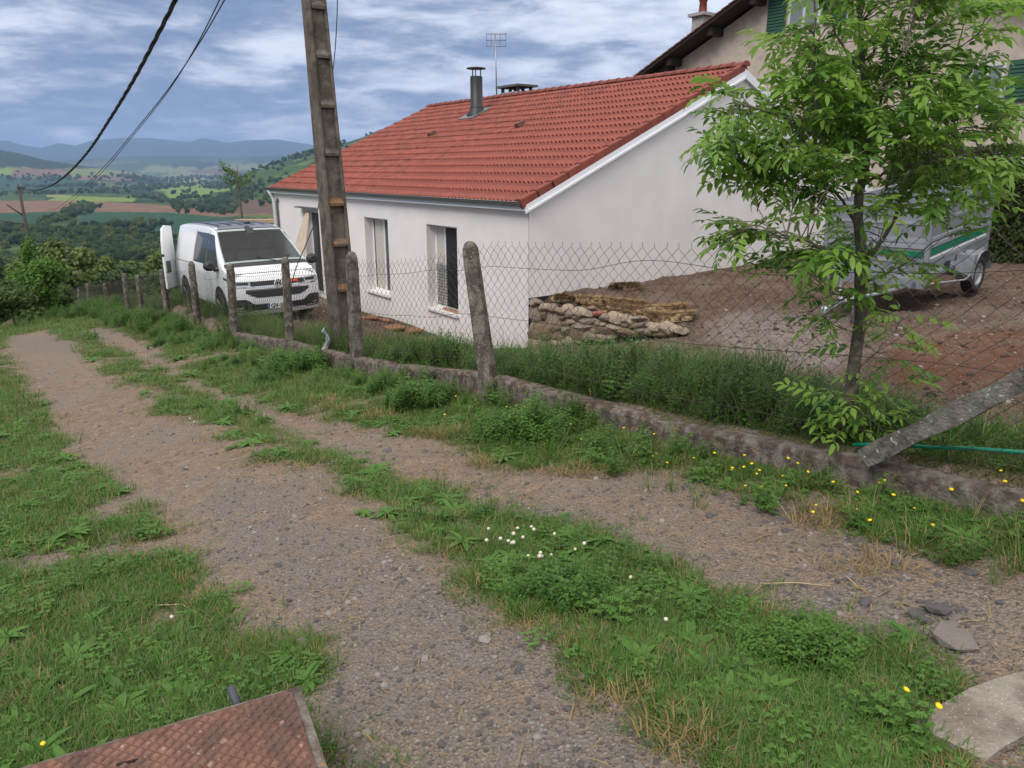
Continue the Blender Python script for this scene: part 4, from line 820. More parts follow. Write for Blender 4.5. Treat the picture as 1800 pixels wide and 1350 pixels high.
    for sg in (-1, 1):
        h = fp('headlight', lamp, *sorted((sg * .56, sg * .90)), lambda y: .795 + .03 * max(0, (abs(y) - .7)), lambda y: .90 + .035 * (abs(y) - .56), .010)
        fp('lamp_unit', trim, *sorted((sg * .60, sg * .82)), .835, .885, .014, par=h); fp('daylight_strip', mat('drl', (.9, .9, .92), .2), *sorted((sg * .58, sg * .84)), .80, .812, .016, par=h)
        fp('fog_lamp', lamp, *sorted((sg * .74, sg * .86)), .345, .375, .013)
    fp('orange_badge', mat('orange', (.75, .10, .02), .5), .27, .42, lambda y: .83 + .012 * math.sin(y * 40), .888, .018, 6)
    # plate
    pl = MB().use(mat('plate_white', (.75, .75, .74), .5)).box((0, -.26, -.055), (.012, .26, .055)).obj('number_plate', None, t); pl.location = (.925, 0, .375); pl.rotation_euler = (0, R(-4), 0)
    blue = mat('plate_blue', (.01, .04, .35), .5)
    for sg in (-1, 1): MB().use(blue).box((.012, min(sg * .26, sg * .225), -.055), (.0145, max(sg * .26, sg * .225), .055)).obj('blue_band', None, pl)
    cu = bpy.data.curves.new('t', 'FONT'); cu.body = 'GV-5B'; cu.size = .115; cu.extrude = .001; cu.offset = .005; tmp = bpy.data.objects.new('t', cu); COL.objects.link(tmp); dg = bpy.context.evaluated_depsgraph_get(); me = bpy.data.meshes.new_from_object(tmp.evaluated_get(dg)); bpy.data.objects.remove(tmp)
    me.materials.clear(); me.materials.append(black); o = link('plate_lettering', me, pl); o.matrix_local = Matrix(((0, 0, 1, .0145), (1, 0, 0, -.205), (0, 1, 0, -.04), (0, 0, 0, 1)))
    # emblem
    em = MB().use(mat('emblem_silver', (.72, .73, .75), .35)); n = 28; em.tube([(0, .085 * math.cos(2 * math.pi * k / n), .085 * math.sin(2 * math.pi * k / n)) for k in range(n + 1)], .009, 6, False)
    V_ = lambda a, b_: em.tube([(0.002, a[0], a[1]), (0.002, b_[0], b_[1])], .0075, 5)
    for sg in (-1, 1): V_((sg * .034, .074), (0, .012)); V_((sg * .066, .045), (sg * .03, -.068)); V_((sg * .03, -.068), (0, -.012))
    e = em.obj('emblem', None, t); e.location = (.935, 0, .825)
    MB().use(trim).lathe([(0, 0), (.084, 0), (.084, .004), (0, .004)], 20, Matrix.Rotation(math.pi / 2, 4, 'Y')).obj('emblem_back', None, t).location = (.925, 0, .825)
    # roof skin, windscreen, side glass
    def top(x, f, off): P = ring(x); k = zt(x); T = k - (.07 if k > 1.25 else .05); yb = w(T) * g(x); y = f * yb; a = abs(f); z = T + float(np.interp(a, [0, .35, .7, .9, .97, 1], [.07, .07, .066, .058, .035, 0])) * (1 if k > 1.25 else .72); return (x + off * .6, y, z + off)
    MB().use(roofm).grid([[top(x, f, .006) for f in np.linspace(-.94, .94, 15)] for x in np.linspace(-3.93, -.74, 18)], True, True).obj('roof', None, t)
    for k in range(-2, 3): MB().use(roofm).box((-3.5, k * .25 - .03, 1.985), (-1.1, k * .25 + .03, 1.992)).obj('roof_rib', None, t)
    seatm = mat('seat_fabric', (.07, .072, .078), .9); dash = mat('dashboard', (.035, .035, .038), .7)
    MB().use(dash).box((-.15, -.80, .7), (.30, .80, 1.07)).obj('dashboard', None, t)
    MB().use(mat('cabin_lining', (.07, .07, .07), .9)).prism([(-.85, .3), (.85, .3), (.85, 1.1), (.62, 1.86), (-.62, 1.86), (-.85, 1.1)], -1.75, -1.70, Matrix(((0, 0, 1, 0), (1, 0, 0, 0), (0, 1, 0, 0), (0, 0, 0, 1)))).obj('bulkhead', None, t); MB().use(seatm).box((-1.7, -.88, .3), (-.15, .88, .5)).obj('cabin_floor', None, t)
    for y in (-.48, .02, .48):
        st = MB().use(seatm).box((-1.10, y - .23, .5), (-.55, y + .23, .75)); st.prism([(-1.12, .7), (-.98, .7), (-1.12, 1.38), (-1.24, 1.38)], y - .22, y + .22, Matrix(((1, 0, 0, 0), (0, 0, 1, 0), (0, 1, 0, 0), (0, 0, 0, 1)))); st = st.obj('seat', None, t); bevel(st, .03, 2)
        hr_ = MB().use(seatm).box((-1.27, y - .12, 1.42), (-1.17, y + .12, 1.62)).obj('headrest', None, st); bevel(hr_, .03, 2)
    sw_ = MB().use(dash).tube([(-.32 + .1 * math.sin(a), .45 + .18 * math.cos(a), 1.05 + .15 * math.sin(a)) for a in np.linspace(0, 2 * math.pi, 19)], .014, 6, False).obj('steering_wheel', None, t)
    MB().use(mat('paper', (.6, .6, .58), .8)).box((-.02, -.35, 1.072), (.2, -.08, 1.08)).obj('paper_on_dashboard', None, t)
    gN, gL = nodes(gwin); tr_ = gN.new('ShaderNodeBsdfTransparent'); tr_.inputs[0].default_value = (.62, .68, .66, 1); gm = gN.new('ShaderNodeMixShader'); gm.inputs[0].default_value = .055
    gl_ = gN.new('ShaderNodeBsdfGlossy'); gl_.inputs['Roughness'].default_value = .04; gl_.inputs[0].default_value = (.9, .92, .95, 1); gL.new(tr_.outputs[0], gm.inputs[1]); gL.new(gl_.outputs[0], gm.inputs[2]); gL.new(gm.outputs[0], gN['Material Output'].inputs[0])
    ws = MB().use(gwin).grid([[top(x, f, .008) for f in np.linspace(-.93, .93, 13)] for x in np.linspace(-.70, .27, 10)], True, True).obj('windscreen', None, t)
    MB().use(trim).grid([[top(x, f, .012) for f in np.linspace(-.96, .96, 13)] for x in np.linspace(.22, .33, 3)], True, True).obj('cowl', None, t)
    MB().use(trim).grid([[top(x, f, .012) for f in np.linspace(-.12, .12, 5)] for x in np.linspace(-.70, -.55, 3)], True, True).obj('mirror_housing', None, ws)
    for sg in (-1, 1): MB().use(black).tube([top(.24, sg * .05 + .3, .02), top(.10, sg * .4 + .25, .022)], .008, 4).obj('wiper', None, ws)
    an = MB().use(trim).box((-.04, -.05, 0), (.07, .05, .045)); an = an.obj('aerial_pod', None, t); an.location = (-.95, 0.05, 1.975)
    def sp(name, mt, sg, quad, off=.006, par=t, n=6, m_=6):
        # quad: (x,z) bl, br, tr, tl
        P = []
        for j in range(m_ + 1):
            row = []
            for i in range(n + 1):
                u, v = i / n, j / m_; x = (quad[0][0] * (1 - u) + quad[1][0] * u) * (1 - v) + (quad[3][0] * (1 - u) + quad[2][0] * u) * v; z = (quad[0][1] * (1 - u) + quad[1][1] * u) * (1 - v) + (quad[3][1] * (1 - u) + quad[2][1] * u) * v
                row.append((x, sg * (w(z) * g(x) + off), z))
            P.append(row)
        return MB().use(mt).grid(P, True, sg > 0).obj(name, None, par)
    for sg in (-1, 1):
        sp('front_window', glass, sg, [(-.98, 1.16), (.02, 1.14), (-.60, 1.78), (-.98, 1.80)]); sp('side_window', glass, sg, [(-2.05, 1.17), (-1.03, 1.16), (-1.03, 1.81), (-2.05, 1.82)], .008)
        pass
        sp('sill_trim', trim, sg, [(-2.6, .25), (-.42, .25), (-.42, .32), (-2.6, .32)]); 
        for x in (-1.0, -2.1): sp('door_gap', black, sg, [(x - .006, .35), (x + .006, .35), (x + .006, 1.86), (x - .006, 1.86)], .004)
        sp('rail_line', black, sg, [(-3.8, 1.10), (-2.1, 1.10), (-2.1, 1.115), (-3.8, 1.115)], .004, m_=1)
        sp('door_handle', white, sg, [(-.92, 1.0), (-.72, 1.0), (-.72, 1.035), (-.92, 1.035)], .03)
        for wx in (0, -3.0):
            sgn = sg; c = [(wx + .41 * math.cos(a), sg * (.957 + .003), .36 + .41 * math.sin(a)) for a in np.linspace(-.35, math.pi + .35, 20)]
            MB().use(black).add(c, [tuple(range(20))] if sg < 0 else [tuple(range(19, -1, -1))]).obj('wheel_arch', None, t)
            MX = Matrix.Translation((wx, sg * .86, .335)) @ Matrix.Rotation(-sg * math.pi / 2, 4, 'X')
            wh = MB().use(tyre).lathe([(.20, -.12), (.315, -.12), (.335, -.09), (.335, .09), (.315, .125), (.235, .125), (.225, .10)], 28, MX).obj('wheel', None, t)
            m = MB().use(alloy).lathe([(.232, .11), (.225, .124), (.205, .12), (.20, .06), (.0, .05)], 28, MX)
            for k in range(5):
                for d in (-.10, .10):
                    a = k * 2 * math.pi / 5 + d; m.tube([MX @ Vector((.04 * math.cos(a), .04 * math.sin(a), .10)), MX @ Vector((.21 * math.cos(a), .21 * math.sin(a), .115))], .016, 4)
            m.lathe([(0, .115), (.05, .11), (.055, .08)], 12, MX); m.obj('rim', None, wh)
        # mirror
        mm = MB().use(trim); P = []
        for u, r_ in ((-.07, .3), (-.05, .85), (0, 1), (.06, .95), (.10, .5)): P.append([(.02 + u * 1.0, sg * (1.10 + .13 * r_ * math.cos(a)), 1.19 + .125 * r_ * math.sin(a) * (1 if math.sin(a) > 0 else .8)) for a in np.linspace(0, 2 * math.pi, 15)])
        mm.grid(P, True, sg < 0); mm.add(P[0][:14], [tuple(range(14))]); mm.add(P[-1][:14], [tuple(range(14))]); mm.box((-.02, min(sg * .9, sg * 1.02), 1.07), (.06, max(sg * .9, sg * 1.02), 1.13)); mm.obj('wing_mirror', None, t)
        sp('indicator', trim, sg, [(.33, .93), (.56, .90), (.56, .94), (.33, .97)], .008)
    # rear doors, both swung open
    for sg, ang in ((-1, 122), (1, 78)):
        dm = MB().use(white); h = [(0, .42), (.74, .42), (.74, 1.2), (.70, 1.55), (.60, 1.86), (.40, 1.93), (.0, 1.90)]
        dm.prism(h, -.025, .025, Matrix(((1, 0, 0, 0), (0, 0, 1, 0), (0, 1, 0, 0), (0, 0, 0, 1)))); d = dm.obj('rear_door', None, t); bevel(d, .015, 2)
        # closed door points to the other side (-sg*Y); opening swings it backwards and out
        d.location = (-4.0, sg * .92, 0); a0_ = math.atan2(-sg, 0); d.rotation_euler = (0, 0, a0_ + (-sg) * (-1) * -R(ang) if False else a0_ + (R(ang) if sg > 0 else -R(ang)))
        sgn = 1
        MB().use(mat('door_recess', (.06, .075, .05), .5)).box((.38, -.031, .80), (.66, .031, 1.08)).obj('door_recess', None, d); MB().use(trim).box((.70, -.03, 1.2), (.745, .03, 1.26)).obj('latch', None, d); MB().use(trim).box((0, -.03, .95), (.06, .03, 1.05)).obj('hinge', None, d)
build_van()

# ------------------------------------------------------------------ galvanised trailer
def build_trailer():
    W_, L_, H_ = 1.478, 2.626, 1.075
    t = thing('trailer', 'galvanised box trailer with raised sides and a green stripe, parked on the bare soil', 'trailer', (6.399, 12.082, -1.425), (0, R(5.02), R(222.73)))
    galv = mat('galvanised', (.30, .32, .345), .42, metal=.35, var=.12, vs=6, col2=(.24, .255, .28), mix2=.4); light = mat('galv_light', (.38, .40, .44), .35, metal=.3); gs = mat('green_stripe', (.0, .16, .08), .5); rub = mat('trailer_tyre', (.02, .02, .021), .85); hub = mat('steel_rim', (.45, .46, .48), .35, metal=.6)
    hx, hy = L_ / 2, W_ / 2
    fl_ = MB().use(galv).box((-hx, -hy, -.03), (hx, hy, 0)).obj('floor', None, t)
    def panel(name, ax, sgn, z0, z1, inset=0):
        m = MB().use(galv); th_ = .02
        def bx_(u0, u1, q0, q1, d0, d1, mt=galv):
            m.use(mt)
            if ax == 'y': lo, hi = sorted((sgn * (hy + d0), sgn * (hy + d1))); m.box((u0, lo, q0), (u1, hi, q1))
            else: lo, hi = sorted((sgn * (hx + d0), sgn * (hx + d1))); m.box((lo, u0, q0), (hi, u1, q1))
        e = hx - .03 if ax == 'y' else hy - .03
        bx_(-e, e, z0, z1, -.03, -.012); bx_(-e, e, z0, z0 + .05, -.012, .006, light); bx_(-e, e, z1 - .05, z1, -.012, .008, light); mid = (z0 + z1) / 2; bx_(-e, e, mid - .02, mid + .02, -.012, .002, light)
        return m.obj(name, None, t)
    for sg in (-1, 1): panel('side_panel', 'y', sg, .02, .50); panel('raised_side', 'y', sg, .54, H_)
    panel('front_panel', 'x', 1, .02, .50); panel('raised_front', 'x', 1, .54, H_); panel('tailgate', 'x', -1, .02, .50); panel('raised_tailgate', 'x', -1, .54, H_)
    for sg in (-1, 1):
        lo, hi = sorted((sg * (hy - .012), sg * (hy + .003))); MB().use(gs).box((-hx + .05, lo, .33), (hx - .05, hi, .43)).obj('green_stripe', None, t)
        MB().use(mat('white_print', (.8, .8, .8), .5)).box((-hx + .05, lo, .285), (hx - .05, hi, .31)).obj('white_stripe', None, t)
    MB().use(gs).box((hx - .012, -hy + .05, .33), (hx + .003, hy - .05, .41)).obj('green_stripe', None, t)
    for sx in (-1, 1):
        for sg in (-1, 1): MB().use(galv).box((sx * hx - .03, sg * hy - .03, -.05), (sx * hx + .03, sg * hy + .03, H_ + .0)).obj('corner_post', None, t)
    MB().use(galv).box((-hx, -hy + .1, -.13), (hx, -hy + .16, -.031)).obj('chassis_rail', None, t); MB().use(galv).box((-hx, hy - .16, -.13), (hx, hy - .1, -.031)).obj('chassis_rail', None, t)
    MB().use(galv).box((hx - .05, -hy, -.13), (hx, hy, -.031)).obj('front_beam', None, t); MB().use(galv).tube([(-.4, -hy - .1, -.22), (-.4, hy + .1, -.22)], .03, 8).obj('axle', None, t)
    for sg in (-1, 1):
        MX = Matrix.Translation((-.4, sg * (hy + .13), -.20)) @ Matrix.Rotation(-sg * math.pi / 2, 4, 'X')
        wh = MB().use(rub).lathe([(.18, -.09), (.27, -.09), (.295, -.065), (.295, .065), (.27, .09), (.19, .085), (.18, .06)], 26, MX).obj('wheel', None, t)
        m = MB().use(hub).lathe([(.185, .075), (.175, .085), (.165, .08), (.15, .04), (.08, .055), (.05, .075), (0, .08)], 24, MX); m.obj('rim', None, wh)
        m = MB().use(galv); P = []
        for a in np.linspace(math.pi * .02, math.pi * .98, 9): P.append([(-.4 + .40 * math.cos(a) * 1.05, sg * (hy + .01), -.20 + .38 * math.sin(a)), (-.4 + .40 * math.cos(a) * 1.05, sg * (hy + .25), -.20 + .38 * math.sin(a))])
        m.grid(P, False, sg < 0)
        m.add([(-.4 + .42 * math.cos(a), sg * (hy + .012), -.20 + .38 * math.sin(a)) for a in np.linspace(0.02, math.pi - .02, 9)], [tuple(range(9))]); m.obj('mudguard', None, t)
        # wedge shaped front skirt of the mudguard
        MB().use(galv).prism([(-.0, -.22), (.10, -.12), (.05, .18), (-.1, .18)], hy + .008 if sg > 0 else -hy - .25, hy + .25 if sg > 0 else -hy - .008, Matrix(((1, 0, 0, 0), (0, 0, 1, 0), (0, 1, 0, 0), (0, 0, 0, 1)))).obj('mudguard_skirt', None, t)
    for sg in (-1, 1): MB().use(galv).tube([(hx - .3, sg * hy * .8, -.12), (hx + 1.0, 0, -.20)], .03, 6).obj('drawbar_arm', None, t)
    MB().use(galv).tube([(hx + .9, 0, -.2), (hx + 1.45, 0, -.22)], .035, 8).obj('drawbar', None, t); MB().use(light).lathe([(.0, .06), (.05, .05), (.055, -.03), (.03, -.05)], 12, Matrix.Translation((hx + 1.48, 0, -.22))).obj('coupling', None, t)
    MB().use(light).tube([(hx + .75, .08, -.55), (hx + .75, .08, .15)], .022, 8).obj('jockey_stand', None, t)
    MB().use(galv).tube([(hx - .06, hy + .02, -.06), (.35, hy + .24, -.14), (.15, hy + .24, -.12), (.12, hy + .05, -.06)], .014, 6).obj('step_rail', None, t); MB().use(mat('amber', (.6, .13, .02), .4)).box((hx - .35, hy + .03, -.07), (hx - .25, hy + .05, -.02)).obj('side_marker', None, t)
    MB().use(black).box((hx - .95, hy + .004, .03), (hx - .78, hy + .02, .14)).obj('catch', None, t); MB().use(light).box((hx + .01, -.2, .1), (hx + .04, -.12, .22)).obj('catch', None, t)
build_trailer()

# ------------------------------------------------------------------ dry stone retaining wall and turf strips
def rock_mesh(k, sub=2, flat=1.0, jag=.18):
    bm = bmesh.new(); bmesh.ops.create_icosphere(bm, subdivisions=sub, radius=1.0); rr = random.Random(k); pl = [(Vector((rr.gauss(0, 1), rr.gauss(0, 1), rr.gauss(0, 1))).normalized(), rr.uniform(.62, .92)) for _ in range(11)]
    for v in bm.verts:
        c = v.co.copy()
        for n_, d in pl:
            q = c.dot(n_)
            if q > d: c -= n_ * (q - d) * .9
        v.co = Vector((c.x, c.y, c.z * flat)) * (1 + rr.uniform(-jag, jag) * .12)
    me = bpy.data.meshes.new('stone'); bm.to_mesh(me); bm.free(); return me
stone_cols = [mat('stone_a', (.33, .25, .18), .92, var=.25, vs=7, col2=(.20, .15, .12), mix2=.5, bump=.8, bs=25), mat('stone_b', (.17, .125, .10), .92, var=.3, vs=6, col2=(.30, .20, .10), mix2=.4, bump=.8, bs=25), mat('stone_c', (.42, .35, .26), .92, var=.2, vs=7, col2=(.28, .21, .15), mix2=.5, bump=.8, bs=25), mat('stone_d', (.25, .205, .165), .92, var=.2, vs=8, bump=.8, bs=25), mat('stone_red', (.38, .14, .09), .92, var=.2, bump=.8, bs=25)]
rocks = {}
for c in range(5):
    for k in range(3):
        me = rock_mesh(100 + k + c * 7, 2); me.materials.append(stone_cols[c]); rocks[c, k] = me
sw = thing('dry_stone_wall', 'dry stone retaining wall of pale rounded rubble at the corner of the white house', 'stone wall', (0, 0, 0))
SWx, SWy = np.array(xy(*SWA)), np.array(xy(*SWB)); sd_ = (SWy - SWx) / np.linalg.norm(SWy - SWx); sn_ = np.array([-sd_[1], sd_[0]])
if sn_ @ D2 < 0: sn_ = -sn_
def onsw(px, py):
    r = ray(px, py); t = (np.append(SWx, 0) @ np.append(sn_, 0)) / (r @ np.append(sn_, 0)); return Vector(r * t)
zs_ = lambda x, y: (860 + x / 3.913, 420 + y / 3.913)      # the survey notes of the stones were taken on an enlarged print
STN = [(300, 440, 60, 40, 3), (340, 440, 36, 30, 0), (314, 520, 92, 112, 0), (378, 475, 66, 56, 2), (432, 474, 46, 48, 0), (378, 530, 40, 50, 1), (445, 570, 110, 140, 0), (490, 496, 76, 44, 0), (534, 474, 50, 30, 2), (552, 508, 64, 60, 0), (612, 504, 66, 52, 2), (672, 516, 66, 52, 2), (560, 572, 76, 54, 2), (602, 545, 60, 36, 3), (640, 605, 110, 60, 3), (668, 564, 120, 48, 3), (748, 516, 60, 34, 4), (748, 577, 42, 34, 0), (790, 588, 42, 30, 2), (796, 542, 66, 54, 0), (865, 550, 80, 80, 2), (920, 552, 80, 36, 0), (852, 604, 76, 34, 2), (785, 625, 140, 64, 1), (930, 592, 72, 42, 3), (972, 562, 36, 34, 2), (1030, 552, 76, 36, 3), (1000, 594, 58, 40, 0), (1052, 594, 56, 46, 3), (1096, 592, 46, 32, 2), (940, 642, 150, 46, 1), (1046, 640, 66, 40, 3), (1092, 640, 50, 44, 0), (1134, 612, 74, 60, 2), (1216, 622, 84, 78, 2), (1280, 625, 74, 56, 2), (1150, 650, 84, 36, 1),
       (355, 640, 140, 130, 1), (300, 625, 40, 100, 0), (470, 676, 84, 66, 1), (528, 625, 50, 60, 3), (600, 650, 96, 110, 1), (690, 672, 90, 66, 0), (720, 630, 40, 44, 2), (770, 668, 70, 30, 2), (830, 670, 60, 30, 0), (465, 716, 74, 50, 2), (336, 726, 112, 76, 0), (425, 744, 70, 50, 3), (545, 712, 90, 70, 2), (480, 752, 60, 34, 0), (760, 696, 70, 30, 1), (620, 716, 60, 26, 1), (300, 790, 90, 60, 1), (390, 800, 90, 56, 0), (520, 590, 46, 40, 1), (1340, 640, 40, 30, 3), (500, 545, 40, 30, 1), (700, 480, 40, 26, 0)]
for i, (x, y, w_, h_, c) in enumerate(STN):
    P = onsw(*zs_(x, y)); dd = P.length; mpp = dd / FPX / 3.913; cosf = .80
    o = link('stone', rocks[c, i % 3], sw); o.location = P + Vector((*sn_, 0)) * rng.uniform(.02, .10); o.rotation_euler = (rng.uniform(-.25, .25), rng.uniform(-.2, .2), math.atan2(sd_[1], sd_[0]) + rng.uniform(-.15, .15)); o.scale = (w_ * mpp * .68 / cosf, .17, h_ * mpp * .68)
# fill and backing of small rubble behind the face
mb = MB().use(mat('dark_earth', (.045, .03, .022), .95, var=.3, bump=.6)); q = []
for k in range(14):
    f = k / 13; p = SWx + (SWy - SWx) * f * .98; zt_ = -2.72 - .27 * f; zb = min(zt_ - .05, float(base_z(*sv(*(p - sn_ * .3)))) - .1); q.append([(p[0] + sn_[0] * .13, p[1] + sn_[1] * .13, zb), (p[0] + sn_[0] * .13, p[1] + sn_[1] * .13, zt_), (p[0] + sn_[0] * .5, p[1] + sn_[1] * .5, zt_ + .02)])
mb.grid(q, False); mb.obj('earth_backing', None, sw)
straw = leafmat('straw', (.42, .28, .13), (.26, .16, .075), .15, .8); darkstraw = leafmat('dark_straw', (.13, .075, .04), (.22, .13, .06), .1, .9)
def thatch(name, pts, width, thick, label, k, dens=420):
    """a strip of dried turf: matted stalks over a low body"""
    rr = random.Random(k); m = MB().use(mat('turf_body', (.40, .28, .145), .95, var=.4, vs=14, col2=(.10, .06, .035), mix2=.5, bump=1.0, bs=60)); P = []; n = 16
    def at(f):
        g_ = f * (len(pts) - 1); i = min(int(g_), len(pts) - 2); return Vector(pts[i]).lerp(Vector(pts[i + 1]), g_ - i)
    d = (Vector(pts[-1]) - Vector(pts[0])).normalized(); sd2 = Vector((-d.y, d.x, 0)).normalized()
    for i in range(n + 1):
        c = at(i / n); wv = width * (.8 + .4 * vnoise(i * .5, k, 3)); tv_ = thick * (.7 + .6 * vnoise(i * .6, k, 4)) * (1 if 0 < i < n else .3); P.append([c + sd2 * (wv * u) + Vector((0, 0, tv_ * h_)) for u, h_ in ((-.5, -.3), (-.48, .6), (-.2, 1), (.2, 1), (.48, .6), (.5, -.3))])
    m.grid(P, True)
    for i in range(dens * 3):
        f = rr.random(); u = rr.uniform(-.55, .55); c = at(f) + sd2 * width * u + Vector((0, 0, thick * (1.02 if abs(u) < .35 else .7 if abs(u) < .48 else rr.uniform(-.2, .6)))); a = rr.uniform(-.7, .7) + (0 if rr.random() < .75 else 1.5); L_ = rr.uniform(.05, .16); v = (d * math.cos(a) + sd2 * math.sin(a)) * L_ + Vector((0, 0, rr.uniform(-.02, .035))); s_ = Vector((0, 0, 1)).cross(v).normalized() * rr.uniform(.003, .007)
        m.use(straw if rr.random() < .72 and abs(u) < .47 else darkstraw); m.add([c - s_, c + s_, c + v * .5 + s_ + Vector((0, 0, .012)), c + v * .5 - s_ + Vector((0, 0, .012)), c + v], [(0, 1, 2, 3), (3, 2, 4)])
    return tag(m.obj(name), label, 'turf', 'dried turf strips laid on the stone wall')
def gq(px, py, up=.0):
    P = hit(px, py); return (P[0], P[1], P[2] + up)
zq = lambda x, y, up=.02: gq(*zs_(x, y), up)
thatch('turf_strip', [zq(330, 400), zq(480, 420), zq(560, 440)], .30, .10, 'dark matted turf strip nearest the house corner, on top of the stone wall', 1)
thatch('turf_strip', [zq(590, 430), zq(760, 440), zq(900, 455), zq(1090, 470)], .34, .10, 'long pale dried turf strip in the upper row above the stone wall', 2, 700)
thatch('turf_strip', [zq(800, 475), zq(980, 500), zq(1180, 500), zq(1350, 485)], .34, .10, 'long pale dried turf strip in the middle row above the stone wall', 3, 700)
thatch('turf_strip', [zq(1060, 545), zq(1220, 560), zq(1400, 545)], .34, .12, 'straw coloured turf strip at the far right end of the stone wall', 4, 600)
thatch('turf_strip', [zq(640, 480), zq(820, 510), zq(1040, 545)], .22, .08, 'thin brown turf strip directly on the top stones of the wall', 5, 450)
thatch('turf_strip', [zq(710, 350), zq(860, 352), zq(1000, 345)], .34, .12, 'dark dried turf strip lying against the plaster of the gable', 6, 450)

# ------------------------------------------------------------------ paving slabs, metal plate, concrete slab, hose, loose stones
slabm = mat('rusty_slab', (.33, .14, .065), .9, var=.3, vs=12, col2=(.22, .10, .06), mix2=.5, bump=.6, bs=50)
zc = lambda x, y: (600 + x / 4.5, 350 + y / 4.5)
SL_ = [(215, 948, 'farthest of the rust coloured slabs along the house wall'), (350, 972, 'long thin rust coloured slab tight against the house wall'), (420, 1030, 'rust coloured slab left of the row under the windows'), (565, 1056, 'middle rust coloured slab of the row under the windows'), (695, 1118, 'rust coloured slab second from the tall fence post'), (842, 1156, 'nearest rust coloured slab of the row, beside the tall fence post')]
for i, (x, y, lb) in enumerate(SL_):
    P = hit(*zc(x, y)); s_, v_ = sv(P[0], P[1]); z = float(base_z(s_, v_)) + .05
    o = MB().use(slabm).box((-.22, -.22 if i != 1 else -.09, -.035), (.22, .22 if i != 1 else .09, .02)).obj('paving_slab', None, None, (P[0], P[1], z), (rng.uniform(-.04, .04), rng.uniform(-.04, .04), -AZ + math.pi / 2 + rng.uniform(-.12, .12))); bevel(o, .012, 2); tag(o, lb, 'paving slab', 'rust coloured slabs laid along the white house')
rust = mat('rusty_iron', (.20, .092, .062), .8, metal=.15, var=.3, vs=7, col2=(.13, .075, .06), mix2=.5, bump=.4, bs=90, spots=(.30, .20, .17), ss=25)
PZ_ = float(gz_xy(-.35, 1.55)) + .15
def onz(px, py, z): r = ray(px, py); return Vector(r * (z / r[2]))
A_ = onz(512, 1212, PZ_); B_ = onz(60, 1345, PZ_); C_ = onz(568, 1352, PZ_); ux = (B_ - A_).normalized(); cy_ = (C_ - A_).normalized(); uy = (cy_ - ux * cy_.dot(ux)).normalized()
uy = (uy * .93 + cy_ * .07 ).normalized()
rust = mat('rust_groove', (.115, .057, .04), .9, var=.3, vs=9)
plate = thing('metal_plate', 'rusty brown diamond-pattern steel cover plate in the near left corner', 'metal plate', A_)
def pp(a, b, z=0): return Vector((0, 0, 0)) + ux * a + uy * b + Vector((0, 0, z))
m = MB().use(rust); PW, PH = 1.5, .8; c0_ = [pp(0.0, .02), pp(.02, 0), pp(PW, 0), pp(PW, PH), pp(0, PH)]; k = len(c0_); m.add([p + Vector((0, 0, -.006)) for p in c0_] + c0_, [tuple(range(k, 2 * k)), tuple(range(k - 1, -1, -1))] + [(i, (i + 1) % k, k + (i + 1) % k, k + i) for i in range(k)]); m.obj('steel_sheet', None, plate)
m = MB().use(mat('rust_worn', (.20, .10, .068), .8, metal=.1, var=.35, vs=4, col2=(.10, .062, .048), mix2=.5, bump=.4, bs=90, spots=(.32, .22, .19), ss=25)); d_ = .020
for i in range(int(PW / d_)):
    for j in range(int(PH / d_)):
        if (i + j) % 2: continue
        a, b = (i + .5) * d_ + .008, (j + .5) * d_ + .008; r_ = d_ * .86
        if a < r_ or b < r_: continue
        m.add([pp(a - r_, b, 0.0002), pp(a, b - r_, 0.0002), pp(a + r_, b, 0.0002), pp(a, b + r_, 0.0002), pp(a - r_ * .62, b, .0055), pp(a, b - r_ * .62, .0055), pp(a + r_ * .62, b, .0055), pp(a, b + r_ * .62, .0055)], [(4, 5, 6, 7), (0, 1, 5, 4), (1, 2, 6, 5), (2, 3, 7, 6), (3, 0, 4, 7)])
tag(m.obj('tread_diamonds', None, plate), kind='stuff')
m = MB().use(mat('slot_dark', (.02, .012, .01), .9)); hp_ = A_ * 0; q0 = onz(205, 1346, PZ_) - A_; q1 = onz(243, 1337, PZ_) - A_; m.tube([q0 + Vector((0, 0, .003)), q1 + Vector((0, 0, .003))], .004, 6); m.obj('lifting_slot', None, plate)
kb = MB().use(conc); 
P0_ = [A_ + ux * a + uy * b for a, b in ((-.03, -.015), (PW, -.015), (PW, PH), (-.03, PH))]; kb.add([p + Vector((0, 0, -.30)) for p in P0_] + [p + Vector((0, 0, -.0065)) for p in P0_], [(4, 5, 6, 7), (0, 1, 5, 4), (1, 2, 6, 5), (2, 3, 7, 6), (3, 0, 4, 7)]); tag(kb.obj('concrete_chamber'), 'concrete chamber edge under the rusty steel plate', 'manhole')
h0 = onz(405, 1208, PZ_ - .02); h1 = onz(425, 1248, PZ_ - .05); tag(MB().use(mat('grey_pipe', (.05, .055, .07), .6)).lathe([(.0, 0.0), (.010, 0.0), (.014, .004), (.014, .1), (0, .1)], 14, Matrix.Translation(h0) @ (h1 - h0 + Vector((0, 0, -.03))).to_track_quat('Z', 'Y').to_matrix().to_4x4()).obj('pipe_stub'), 'dark grey pipe stub poking out behind the rusty steel plate', 'pipe')
